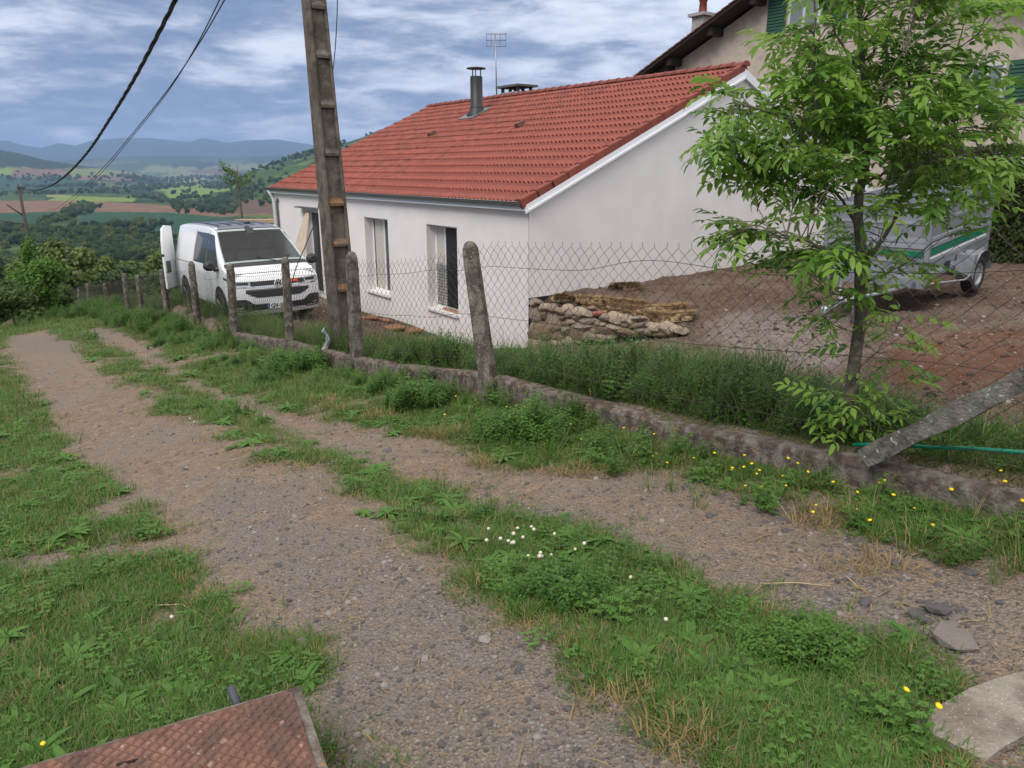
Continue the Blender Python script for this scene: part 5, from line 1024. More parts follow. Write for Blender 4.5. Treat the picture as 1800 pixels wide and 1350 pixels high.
# concrete slab right
cs = [hit(px, py) for px, py in ((1606, 1286), (1650, 1258), (1700, 1228), (1752, 1203), (1815, 1178), (1950, 1130), (2150, 1250), (1900, 1292), (1810, 1300), (1765, 1322), (1730, 1342), (1690, 1322), (1640, 1305))]
zc_ = sum(p.z for p in cs[:5]) / 5 + .03; m = MB().use(mat('slab_concrete', (.27, .235, .195), .95, var=.18, vs=5, col2=(.19, .155, .125), mix2=.5, bump=.9, bs=60, spots=(.45, .42, .38), ss=90)); m.prism([(p.x, p.y) for p in cs], zc_ - .12, zc_); o = m.obj('concrete_slab'); tag(o, 'broken-edged pale concrete slab at the right edge of the track', 'concrete slab')
# green hose inside the fence
hs = [onz_ for onz_ in (hit(px, py, .12) for px, py in ((1500, 782), (1560, 780), (1630, 786), (1700, 788), (1760, 792), (1830, 797), (1920, 806)))]
tag(MB().use(mat('hose_green', (.0, .22, .12), .45, var=.2, vs=30)).tube(hs, .011, 8).obj('garden_hose'), 'green garden hose lying in the grass inside the fence, under the diagonal brace', 'hose')
# loose stones
gst = [mat('gravel_a', (.12, .11, .11), .9, var=.25, vs=8, bump=.6), mat('gravel_b', (.22, .19, .165), .9, var=.25, vs=8, bump=.6), mat('gravel_c', (.33, .30, .27), .9, var=.2, vs=8, bump=.6)]
gr_m = []
for c in range(3):
    for k in range(3): me = rock_mesh(300 + k + c * 5, 1, .6, .3); me.materials.append(gst[c]); gr_m.append(me)
BIG = [(1197, 605, .075, 1, 'flat grey stone, largest of the loose pieces by the right rut', 1678, 1133), (0, 0, .05, 0, 'dark rounded stone on the small heap in the right rut', 1648, 1076), (0, 0, .035, 0, 'dark stone on the left of the small heap in the right rut', 1608, 1083), (0, 0, .035, 1, 'brown stone right of the small heap in the right rut', 1672, 1102), (0, 0, .03, 0, 'dark stone under the small heap in the right rut', 1625, 1092),
       (0, 0, .033, 0, 'single dark stone in the middle of the right rut', 1520, 1060), (0, 0, .034, 0, 'dark stone below the weedy bank, right of centre', 1572, 992), (0, 0, .036, 0, 'dark flat stone at the edge of the weedy bank', 1586, 962), (0, 0, .03, 0, 'small dark stone below the yellow flowers', 1708, 1010), (0, 0, .028, 2, 'pale flat stone half buried in the left rut', 853, 1128), (0, 0, .03, 1, 'grey flat stone beside the lawn edge above the rusty plate', 532, 1131),
       (0, 0, .028, 0, 'dark stone on the bare bank under the fence wall', 1328, 882), (0, 0, .03, 0, 'dark stone at the left end of the bare bank', 1248, 908), (0, 0, .03, 0, 'dark stone lying in the far track near the centre strip', 683, 794), (0, 0, .03, 0, 'pair-forming dark stone beside the weeds of the centre strip', 748, 795)]
for i, (_, _, r_, c, lb, px, py) in enumerate(BIG):
    P = hit(px, py); o = link('stone', gr_m[c * 3 + i % 3], None, P + Vector((0, 0, r_ * .25)), (rng.uniform(-.3, .3), rng.uniform(-.3, .3), rng.uniform(0, 6)), (r_ * 1.25, r_, r_ * .8)); tag(o, lb, 'stone', 'loose stones on the track')
# ------------------------------------------------------------------ plants: small meshes first
grassm = leafmat('grass_green', (.105, .215, .030), (.055, .13, .020), .3, .6); grass2 = leafmat('grass_pale', (.19, .25, .085), (.12, .17, .06), .3, .7); drym = leafmat('grass_dry', (.36, .27, .12), (.22, .16, .07), .2, .8)
weedm = leafmat('weed_green', (.125, .25, .045), (.075, .175, .033), .35, .55); weedd = leafmat('weed_dark', (.055, .135, .025), (.075, .165, .035), .3, .55); stemm = mat('stem', (.09, .13, .04), .7)
def blade(m, base, h, w_, az, lean, curl, rr, seg=3):
    d = Vector((math.cos(az), math.sin(az), 0)); s_ = Vector((-d.y, d.x, 0)); vs = []; fs = []
    for i in range(seg + 1):
        f = i / seg; a = lean + curl * f; p = base + d * (h * f * math.sin(a)) + Vector((0, 0, h * f * math.cos(a))); ww = w_ * (1 - f ** 1.6) * .5
        if i < seg: vs += [p - s_ * ww, p + s_ * ww]
        else: vs += [p]
    for i in range(seg - 1): fs.append((2 * i, 2 * i + 1, 2 * i + 3, 2 * i + 2))
    fs.append((2 * seg - 2, 2 * seg - 1, 2 * seg)); m.add(vs, fs, True)
def tuft(k, n, rad, h0, h1, w_, lean=.5, curl=1.0, mats=None, seg=3):
    rr = random.Random(k); m = MB()
    for i in range(n):
        m.use(rr.choices(mats[0], mats[1])[0]); a = rr.uniform(0, 6.283); r_ = rad * math.sqrt(rr.random()); blade(m, Vector((r_ * math.cos(a), r_ * math.sin(a), -.004)), rr.uniform(h0, h1), w_ * rr.uniform(.7, 1.3), a + rr.uniform(-1, 1), rr.uniform(0, lean), rr.uniform(0, curl), rr, seg)
    return m.mesh('tuft')
GMIX = ([grassm, grass2, drym], [.70, .24, .06])
lawn_v = [tuft(k, 16, .045, .03, .075, .0042, .9, 1.0, GMIX, 2) for k in range(3)] + [tuft(8, 12, .05, .02, .05, .005, 1.2, .8, ([grassm, drym], [.5, .5]), 2)]
long_v = [tuft(20 + k, 20, .06, .16, .36, .006, .4, .9, ([grassm, grass2, drym], [.6, .25, .15]), 4) for k in range(3)]
tall_v = [tuft(30 + k, 12, .07, .35, .68, .006, .25, .6, ([grassm, grass2], [.6, .4]), 4) for k in range(2)]
dry_v = [tuft(40 + k, 14, .05, .03, .10, .004, 1.3, .9, ([drym], [1]), 2) for k in range(2)]
def leaflet(m, p, d, L_, W_, droop=.2, up=Vector((0, 0, 1))):
    d = d.normalized(); s_ = d.cross(up); s_ = (s_ if s_.length > 1e-3 else Vector((1, 0, 0))).normalized(); n_ = s_.cross(d).normalized()
    a = p; b = p + d * L_ * .35; c = p + d * L_ * .72 - n_ * L_ * droop * .5; e = p + d * L_ - n_ * L_ * droop
    l1, r1 = b - s_ * W_ * .5 + n_ * W_ * .18, b + s_ * W_ * .5 + n_ * W_ * .18; l2, r2 = c - s_ * W_ * .42 + n_ * W_ * .14, c + s_ * W_ * .42 + n_ * W_ * .14
    m.add([a, b, c, e, l1, r1, l2, r2], [(0, 1, 4), (0, 5, 1), (1, 2, 6, 4), (1, 5, 7, 2), (2, 3, 6), (2, 7, 3)], True)
def clover(k, n=16, rad=.07):
    rr = random.Random(k); m = MB().use(weedm)
    for i in range(n):
        a = rr.uniform(0, 6.28); r_ = rad * math.sqrt(rr.random()); h = rr.uniform(.015, .05); p = Vector((r_ * math.cos(a), r_ * math.sin(a), h)); q = rr.uniform(0, 6)
        for j in range(3): b = q + j * 2.09; leaflet(m, p, Vector((math.cos(b), math.sin(b), .15)), .015, .014, .1)
    return m.mesh('clover')
def rosette(k, n=11, L_=.11):
    rr = random.Random(k); m = MB().use(weedm)
    for i in range(n):
        a = i * 2.4 + rr.uniform(-.2, .2); leaflet(m, Vector((0, 0, .005)), Vector((math.cos(a), math.sin(a), rr.uniform(.25, .8))), L_ * rr.uniform(.6, 1), .026, .45)
    return m.mesh('rosette')
def weed(k, h=.34, n=8, sp=.10, ll=.055, mt=None, fine=False):
    rr = random.Random(k); m = MB(); mt = mt or weedm
    for i in range(n):
        a = rr.uniform(0, 6.28); hh = h * rr.uniform(.55, 1); le = rr.uniform(.05, .5); d = Vector((math.cos(a) * le, math.sin(a) * le, 1)).normalized(); b = Vector((rr.uniform(-sp, sp) * .5, rr.uniform(-sp, sp) * .5, -.01)); m.use(stemm).tube([b, b + d * hh * .5, b + d * hh], [.0022, .0018, .001], 3, False); m.use(mt)
        nl = int(hh / .022)
        for j in range(nl):
            f = .15 + .85 * j / nl; p = b + d * hh * f; q = j * 2.4 + rr.uniform(-.4, .4); e = Vector((math.cos(q), math.sin(q), rr.uniform(.2, .8))).normalized(); L_ = ll * (1.15 - .6 * f) * rr.uniform(.8, 1.2)
            leaflet(m, p, e, L_, L_ * (.22 if fine else .42), .3)
            if not fine:
                s_ = Vector((-e.y, e.x, 0)); 
                for sg in (-1, 1): leaflet(m, p + e * L_ * .35, (e + s_ * sg * .9).normalized(), L_ * .55, L_ * .24, .2)
    return m.mesh('weed')
weed_v = [weed(50 + k) for k in range(3)] + [weed(55 + k, .40, 9, .10, .05, weedm) for k in range(2)]; fine_v = [weed(60 + k, .46, 13, .13, .045, weedm if k else weedd, True) for k in range(3)]; low_v = [weed(70 + k, .13, 9, .09, .035) for k in range(3)]; clo_v = [clover(80 + k) for k in range(3)]; ros_v = [rosette(90 + k) for k in range(3)]

def polar(n, r0, r1, a0=-46, a1=52, p=1.0):
    u = nr.rand(n); r_ = r0 * (r1 / r0) ** u; a = np.radians(nr.uniform(a0, a1, n)); return r_ * np.sin(a), r_ * np.cos(a), r_
def spread(name, X, Y, sc, variants, tilt=.15, lift=0.0, idx=None):
    s_, v_ = sv(X, Y); Z = ground_z(s_, v_) + lift; n = len(X); rot = np.stack([nr.uniform(-tilt, tilt, n), nr.uniform(-tilt, tilt, n), nr.uniform(0, 6.28, n)], -1)
    return scatter(name, np.stack([X, Y, Z], -1), rot, sc, variants, idx)
free = lambda s_, v_: ~((s_ > 6.1) & (v_ > 5.1) & (s_ < 22)) & ~((np.abs(v_) < .12) & (s_ < 13))
# short grass wherever the mask says grass
def offplate(X, Y):
    a = (X - A_.x) * ux.x + (Y - A_.y) * ux.y; b = (X - A_.x) * uy.x + (Y - A_.y) * uy.y; return ~((a > -.03) & (a < 1.55) & (b > -.02) & (b < .85))
slabp = [(p.x, p.y) for p in cs]
def grass_layer(name, n, r0, r1, variants, s0, s1, thr=0.35, keep=lambda s_, v_: np.ones_like(s_, bool)):
    X, Y, r_ = polar(n, r0, r1); s_, v_ = sv(X, Y); js = nr.normal(0, 1, n) * .10 * (nr.rand(n) < .5); g_, gr_, wh, ru, ya = masks(s_ + js, v_ + nr.normal(0, .09, n) * (nr.rand(n) < .5)); k = (g_ * (0.55 + 0.9 * fbm(s_ * 5, v_ * 5, 3, 77)) > thr) & free(s_, v_) & keep(s_, v_) & offplate(X, Y) & ~inpoly(X, Y, slabp)
    X, Y, r_ = X[k], Y[k], r_[k]; sc = nr.uniform(s0, s1, len(X)) * (1 + r_ / 14); return spread(name, X, Y, sc, variants)
grass_layer('short_grass', 190000, 1.3, 42, lawn_v, .45, 1.15, .46)
grass_layer('clover_patches', 9000, 1.3, 26, clo_v, .35, .75, .5, lambda s_, v_: (fbm(s_ * 4, v_ * 4, 3, 88) > .5) & (nr.rand(len(s_)) < .8))
grass_layer('small_rosettes', 1500, 1.4, 16, ros_v, .4, 1.0, .4, lambda s_, v_: (v_ < -.2))
grass_layer('low_weeds', 2200, 1.4, 30, low_v, .5, 1.2, .45, lambda s_, v_: ((v_ > -.9) | (inpoly(s_, v_, STRIP) & (fbm(s_ * 2, v_ * 2, 2, 66) > .55))) & (v_ < .6))
# dry wisps along the edges of the ruts
X, Y, r_ = polar(9000, 1.5, 22); s_, v_ = sv(X, Y); g_, *_r = masks(s_, v_); g2, *_r = masks(s_ + .12, v_ + .1); k = (np.abs(g_ - g2) > .3) & free(s_, v_) & (v_ < 0) & offplate(X, Y); spread('dry_wisps', X[k], Y[k], nr.uniform(.5, 1.1, k.sum()), dry_v)
# verge on the track side, and the strip inside the fence
def band(name, n, sA, sB, vA, vB, variants, s0, s1, dens=lambda s, v: np.ones_like(s)):
    s_ = nr.uniform(sA, sB, n); v_ = nr.uniform(vA, vB, n); k = (nr.rand(n) < dens(s_, v_)) & ~((np.abs(v_) < .13)); s_, v_ = s_[k], v_[k]; X, Y = xy(s_, v_); return spread(name, X, Y, nr.uniform(s0, s1, len(s_)) * (.45 + 1.1 * fbm(s_ * 1.4, v_ * 1.4 + 9, 2, 45)), variants, .2)
lump = lambda s, v: sstep(.42, .62, fbm(s * 1.3 + 5, v * 1.3, 3, 99))
bushy = lambda s, v: np.clip(.10 + 1.0 * np.exp(-((s + 1.9) / 1.5) ** 2) + .6 * np.exp(-((s - 1.6) / .9) ** 2) + .4 * np.exp(-((s - 4.8) / 1.1) ** 2), 0, 1) * sstep(1.15, .65, v)
band('weeds_inside_fence', 800, -5.2, 10.5, .12, 1.0, fine_v, .6, 1.02, bushy)
band('leafy_weeds_inside_fence', 800, -5.2, 10.5, .12, 1.0, weed_v, .6, 1.15, lambda s, v: .8 * bushy(s, v))
band('tall_grass_inside_fence', 480, -5.6, 11, .12, 1.0, tall_v, .5, 1.0, lambda s, v: np.clip(.25 + .7 * np.exp(-((s + 2.9) / .9) ** 2), 0, 1) * sstep(1.1, .7, v))
band('long_grass_inside_fence', 1700, -6, 23, .12, 1.1, long_v, .45, 1.15, lambda s, v: np.clip(.15 + .8 * bushy(s, v) + .7 * (fbm(s * 2, v * 3, 3, 44) - .45) * 3, .05, .95))
band('short_weeds_inside_fence', 500, -6, 14, .12, 1.2, low_v, .7, 1.3, lambda s, v: np.full_like(s, .8))
band('verge_grass', 1500, -6, 23, -1.0, -.12, long_v, .3, .75, lambda s, v: .3 + .5 * lump(s, v) * sstep(-1.6, -.6, v))
band('verge_weeds', 1100, -6, 22, -0.95, -.12, weed_v + low_v, .35, .95, lambda s, v: .08 + .8 * lump(s, v) * sstep(-1.1, -.35, v) * sstep(-6.5, 0, s))
band('verge_far', 5200, 11, 47, -2.6, 1.0, long_v + weed_v, .6, 1.5, lambda s, v: (.30 + .5 * lump(s * .6, v)) * ((v > -1.15 + .1 * np.sin(s * 1.7)) | (s > 23)))
band('far_lawn', 2600, 17, 30, -12, -2.0, long_v, .6, 1.3, lambda s, v: (~inpoly(s, v, STRIP) & (s + .5 * v > 19.5)) * .9)
band('yard_weeds', 260, 7, 20, 1.0, 5.0, low_v + long_v, .4, .9, lambda s, v: .3 + .7 * ((v > 3.9) & (s > 8.5)) + .5 * (v < 1.4))
band('grass_by_hedge', 5200, -7, 6, 10, 19, long_v, .35, .8, lambda s, v: np.where((v > 12.8) | ((s < -1.2) & (v > 10.8 + .3 * s)), .9, .0))
band('mound_weeds', 60, 1, 6.1, 6.5, 14, low_v + long_v, .3, .7)
# bushy single plants
def clump(px, py, n, rad, sc, label, variants, group):
    P = hit(px, py); t = link('weed_clump', None, None, P); m = MB(); rr = random.Random(int(px)); mats_ = []
    for i in range(n):
        a = rr.uniform(0, 6.28); r_ = rad * math.sqrt(rr.random()); x, y = r_ * math.cos(a), r_ * math.sin(a); z = gz_xy(P.x + x, P.y + y) - P.z; v = variants[rr.randrange(len(variants))]; s_ = sc * rr.uniform(.75, 1.15) * (1.1 - .45 * r_ / rad); M = Matrix.Translation((x, y, z)) @ Euler((rr.uniform(-.25, .25) + .5 * y, rr.uniform(-.25, .25), rr.uniform(0, 6))).to_matrix().to_4x4() @ Matrix.Scale(s_, 4)
        base = len(m.v); m.v += [tuple(M @ q.co) for q in v.vertices]
        mp = {}
        for j, mt in enumerate(v.materials):
            m.use(mt); mp[j] = m.cur
        for p in v.polygons: m.f.append(tuple(q + base for q in p.vertices)); m.m.append(mp[p.material_index]); m.sm.append(True)
    bpy.data.objects.remove(t); o = m.obj('weed_clump', None, None, P); return tag(o, label, 'weed', group)
G1 = 'bushy weeds along the fence and on the centre strip'
CL = [(985, 1055, 44, .20, .66, 'bright green feathery weed behind the white clover heads on the centre strip', weed_v[:3]), (1075, 1075, 14, .12, .45, 'lower green weed right of the feathery one on the centre strip', weed_v), (1395, 1150, 40, .20, .60, 'wide leafy weed near the end of the centre strip, lower right', weed_v[:3]), (1310, 1195, 9, .12, .4, 'small weed left of the wide leafy one at the strip end', low_v),
      (735, 715, 50, .34, 1.15, 'big green weed sprawling over the wall foot, left of the tall leaning post', weed_v[:3]), (680, 690, 18, .22, .95, 'weed directly left of the sprawling one at the wall foot', weed_v), (935, 770, 50, .33, 1.0, 'large weed mound with yellow flowers right of the leaning post', weed_v), (870, 760, 14, .2, .75, 'weed between the leaning post foot and the big mound', weed_v), (1000, 755, 18, .2, .9, 'weed at the wall, right end of the big mound', weed_v),
      (528, 650, 44, .42, 1.45, 'tall weed clump in front of the power pole foot', weed_v[:3]), (480, 665, 16, .35, .8, 'weed left of the tall clump near the power pole', weed_v), (400, 640, 16, .4, .7, 'weed on the verge below the van bumper', weed_v), (300, 605, 16, .5, .9, 'weed on the far verge below the open van door', weed_v), (308, 722, 9, .16, .5, 'low dark tuft on the left of the centre strip', low_v), (397, 716, 9, .16, .5, 'low dark tuft on the right of the centre strip, halfway back', low_v), (395, 600, 12, .3, 1.3, 'tall weed growing through the fence before the van wheel', weed_v),
      (830, 645, 12, .2, 1.2, 'leafy weed behind the wall, left of the leaning post', weed_v[:3]), (905, 640, 12, .2, 1.1, 'leafy weed behind the wall near the house corner', weed_v[:3])]
for px, py, n, rad, sc, lb, vs_ in CL: clump(px, py, n, rad, sc, lb, vs_, G1)
# flowers
yel = mat('flower_yellow', (.85, .60, .01), .6); wht = mat('clover_white', (.62, .56, .46), .8)
m = MB().use(stemm).tube([(0, 0, 0), (.004, .003, .06), (.0, .0, .11)], .0015, 3, False); m.use(yel).lathe([(.003, .108), (.011, .112), (.013, .118), (.006, .121), (0, .122)], 9, Matrix.Rotation(.25, 4, 'X')); ym = m.mesh('yellow_flower')
m = MB().use(stemm).tube([(0, 0, 0), (.004, .003, .05), (.0, .0, .09)], .0015, 3, False); m.use(wht).lathe([(.002, .084), (.010, .088), (.013, .096), (.010, .104), (.003, .107), (0, .107)], 9); cm_ = m.mesh('clover_flower')
YP = [(1106, 756), (1137, 755), (1153, 767), (1186, 764), (1115, 793), (1125, 798), (1152, 795), (1151, 799), (1251, 793), (1221, 804), (1170, 817), (1308, 800), (1376, 792), (1385, 792), (1374, 808), (1279, 825), (1284, 821), (1326, 829), (1329, 821), (1332, 827), (1317, 824), (1393, 818), (1412, 826), (1312, 850), (1318, 849), (1344, 853), (1379, 835), (1388, 855), (1470, 852), (1499, 859), (1556, 849), (1552, 854), (1562, 874), (1441, 884), (1435, 902), (1503, 896), (1604, 888), (1636, 919), (1688, 844), (1676, 862), (1671, 864), (1767, 853), (1771, 828), (1795, 885), (1541, 920), (887, 717), (903, 712), (953, 764), (961, 770), (969, 758), (993, 742), (1006, 752), (1013, 740), (1022, 771), (990, 728), (875, 700), (800, 698), (780, 730), (1570, 1213), (1625, 1232), (72, 1292), (640, 610), (573, 640), (560, 620)]
for px, py in YP:
    P = hit(px, py, .08); o = link('yellow_flower', ym, None, (P.x, P.y, gz_xy(P.x, P.y)), (rng.uniform(-.2, .2), rng.uniform(-.2, .2), rng.uniform(0, 6)), rng.uniform(.55, .95)); tag(o, 'small yellow hawkbit flower on a thin stem in the grass', 'flower', 'yellow flowers in the verge grass')
for px, py in [(855, 926), (910, 926), (906, 936), (931, 921), (944, 930), (924, 941), (976, 937), (857, 950), (878, 948), (889, 948), (903, 949), (903, 957), (928, 971), (946, 967), (958, 972), (966, 970), (954, 981), (1028, 956), (1012, 960), (1108, 1013), (1168, 1087), (336, 733), (341, 738), (303, 1077)]:
    P = hit(px, py, .08); o = link('clover_flower', cm_, None, (P.x, P.y, gz_xy(P.x, P.y)), (rng.uniform(-.2, .2), rng.uniform(-.2, .2), rng.uniform(0, 6)), rng.uniform(.6, .9)); tag(o, 'round white clover head standing above the grass', 'flower', 'white clover heads on the centre strip')
# pebbles, straw bits
X, Y, r_ = polar(60000, 1.35, 16); s_, v_ = sv(X, Y); g_, gr_, wh, ru, ya = masks(s_, v_); k = (g_ < .5) & free(s_, v_) & offplate(X, Y) & ~inpoly(X, Y, slabp) & (nr.rand(len(X)) < np.where(v_ < 0, .30 + .6 * gr_ + .35 * sstep(.5, .7, fbm(s_ * 2, v_ * 2, 3, 14)) + .5 * ((v_ > -2.0) & (s_ < .5)), .35 + .5 * wh)); X, Y, r_ = X[k], Y[k], r_[k]; wv = (v_[k] > 0.3)
sz = .0028 * np.exp(nr.normal(0, .6, len(X))) * (1 + r_ / 4); sz = np.clip(sz, .0015, .022); ix = np.where(nr.rand(len(X)) < .16, nr.randint(6, 9, len(X)), np.where(nr.rand(len(X)) < .5, nr.randint(3, 6, len(X)), nr.randint(0, 3, len(X)))); spread('gravel', X, Y, sz, gr_m, .5, .0008, ix)
cl_m = []
for c_ in range(2):
    for k_ in range(2):
        me = rock_mesh(400 + k_ + c_ * 5, 1, .7, .4); me.materials.append((mat('clod_a', (.13, .082, .058), .95, var=.3, vs=9, bump=.8), mat('clod_b', (.075, .048, .036), .95, var=.3, vs=9, bump=.8))[c_]); cl_m.append(me)
n = 26000; s_ = nr.uniform(-8, 13, n); v_ = nr.uniform(.9, 12, n); k = free(s_, v_) & (nr.rand(n) < .25 + .75 * sstep(.45, .6, fbm(s_ * 1.1, v_ * 1.1, 3, 47))) & ~((s_ < -1.0) & (v_ > 11)); X, Y = xy(s_[k], v_[k]); spread('soil_clods', X, Y, np.clip(.012 * np.exp(nr.normal(0, .65, k.sum())), .005, .06), cl_m + gr_m[6:8], .6, .0, np.where(nr.rand(k.sum()) < .10, nr.randint(4, 6, k.sum()), nr.randint(0, 4, k.sum())))
fl_m = []
for k_ in range(3): me = rock_mesh(430 + k_, 1, .35, .4); me.materials.append(gst[0] if k_ else gst[1]); fl_m.append(me)
RP = []
for (cx_, cy_, rx_, ry_, n_) in ((1330, 880, 90, 22, 90), (1430, 905, 90, 22, 90), (1530, 960, 80, 25, 50), (1640, 1075, 60, 22, 70), (1680, 1115, 50, 20, 30), (1500, 1010, 120, 40, 60), (1700, 1000, 60, 25, 25), (1560, 1060, 200, 60, 60), (1200, 860, 80, 18, 40), (1000, 1230, 200, 90, 60), (640, 1200, 80, 60, 25)):
    for i in range(n_):
        a = rng.uniform(0, 6.28); q = math.sqrt(rng.random()); p_ = hit(cx_ + rx_ * q * math.cos(a), cy_ + ry_ * q * math.sin(a)); RP.append((p_.x, p_.y))
RP = np.array(RP); spread('rubble', RP[:, 0], RP[:, 1], np.clip(.011 * np.exp(nr.normal(0, .45, len(RP))), .006, .035), fl_m, .4, .001)
sm_ = MB().use(drym); sm_.add([(-.03, -.0012, .002), (-.03, .0012, .002), (0, .0014, .008), (0, -.0014, .008), (.035, 0, .003)], [(0, 3, 2, 1), (3, 4, 2)]); stw = sm_.mesh('stalk')
X, Y, r_ = polar(5200, 1.5, 18); s_, v_ = sv(X, Y); g_, *_r = masks(s_, v_); edge = np.exp(-((v_ + 1.35) / .35) ** 2) + .3 * np.exp(-((v_ + 2.9) / .4) ** 2); k = (nr.rand(len(X)) < edge * .75) & (v_ < 0) & offplate(X, Y); spread('straw_bits', X[k], Y[k], nr.uniform(.5, 1.8, k.sum()) * (1 + r_[k] / 12), [stw], .3)
HP = []
for cx_, cy_, rx_, ry_, n_ in ((610, 718, 45, 7, 160), (660, 735, 45, 8, 160), (560, 706, 30, 5, 60), (775, 762, 45, 9, 180), (850, 815, 30, 8, 70), (1010, 830, 60, 8, 80), (1450, 915, 70, 18, 90), (1540, 990, 90, 22, 70), (1190, 1290, 60, 25, 50)):
    for i in range(n_): a = rng.uniform(0, 6.28); q = math.sqrt(rng.random()); p_ = hit(cx_ + rx_ * q * math.cos(a), cy_ + ry_ * q * math.sin(a)); HP.append((p_.x, p_.y))
HP = np.array(HP); spread('dry_hay', HP[:, 0], HP[:, 1], nr.uniform(.5, 1.5, len(HP)), [stw, stw, dry_v[0]], .3, .002)
for (a, b, c, lb) in (((1336, 872), (1368, 882), (1388, 912), 'long pale dry stalk on the bare bank below the yellow flowers'), ((1336, 1026), (1400, 1024), (1460, 1030), 'straight dry stalk lying across the right rut'), ((1487, 1013), (1497, 1021), (1508, 1031), 'short dry stalk in the right rut beside the longer one'), ((270, 1064), (320, 1062), (362, 1088), 'curved dry stem lying on the lawn'), ((95, 1218), (130, 1195), (168, 1155), 'dry split stem lying on the lawn above the rusty plate')):
    pts = [hit(*q, .02) for q in (a, b, c)]; tag(MB().use(mat('dry_stalk', (.46, .36, .20), .8)).tube(pts, [.003, .0026, .0015], 5).obj('dry_stalk'), lb, 'stalk')

# ------------------------------------------------------------------ the young ash tree by the fence
bark = mat('ash_bark', (.17, .145, .11), .9, var=.3, vs=14, col2=(.10, .085, .065), mix2=.5, bump=.7, bs=60); ashl = leafmat('ash_leaf', (.17, .33, .045), (.27, .43, .08), .5, .42); ashd = leafmat('ash_leaf_dark', (.075, .18, .025), (.10, .22, .035), .42, .42)
def ash_leaf(k, n=4, L_=.21):
    rr = random.Random(k); m = MB().use(stemm); pts = []; bend = rr.uniform(.1, .8)
    for i in range(7): f = i / 6; pts.append(Vector((L_ * f * math.cos(bend * f * .6), rr.uniform(-.003, .003), -L_ * f * math.sin(bend * f * .7) * .7 + .02 * f)))
    m.tube(pts, [.0016] * 4 + [.001] * 3, 3, False); m.use(ashd if k % 4 == 3 else ashl)
    for j in range(n):
        f = .28 + .62 * j / (n - 1) if n > 1 else .5; i = min(int(f * 6), 5); p = pts[i].lerp(pts[i + 1], f * 6 - i); d = (pts[i + 1] - pts[i]).normalized()
        for sg in (-1, 1): q = (d * .75 + Vector((0, sg, -.05 + rr.uniform(-.2, .2)))).normalized(); leaflet(m, p, q, rr.uniform(.055, .085), rr.uniform(.021, .031), rr.uniform(.0, .3))
    leaflet(m, pts[-1], (pts[-1] - pts[-2]), .08, .027, .35); return m.mesh('leaf')
LV = [ash_leaf(k, 4 if k < 5 else 3) for k in range(8)]
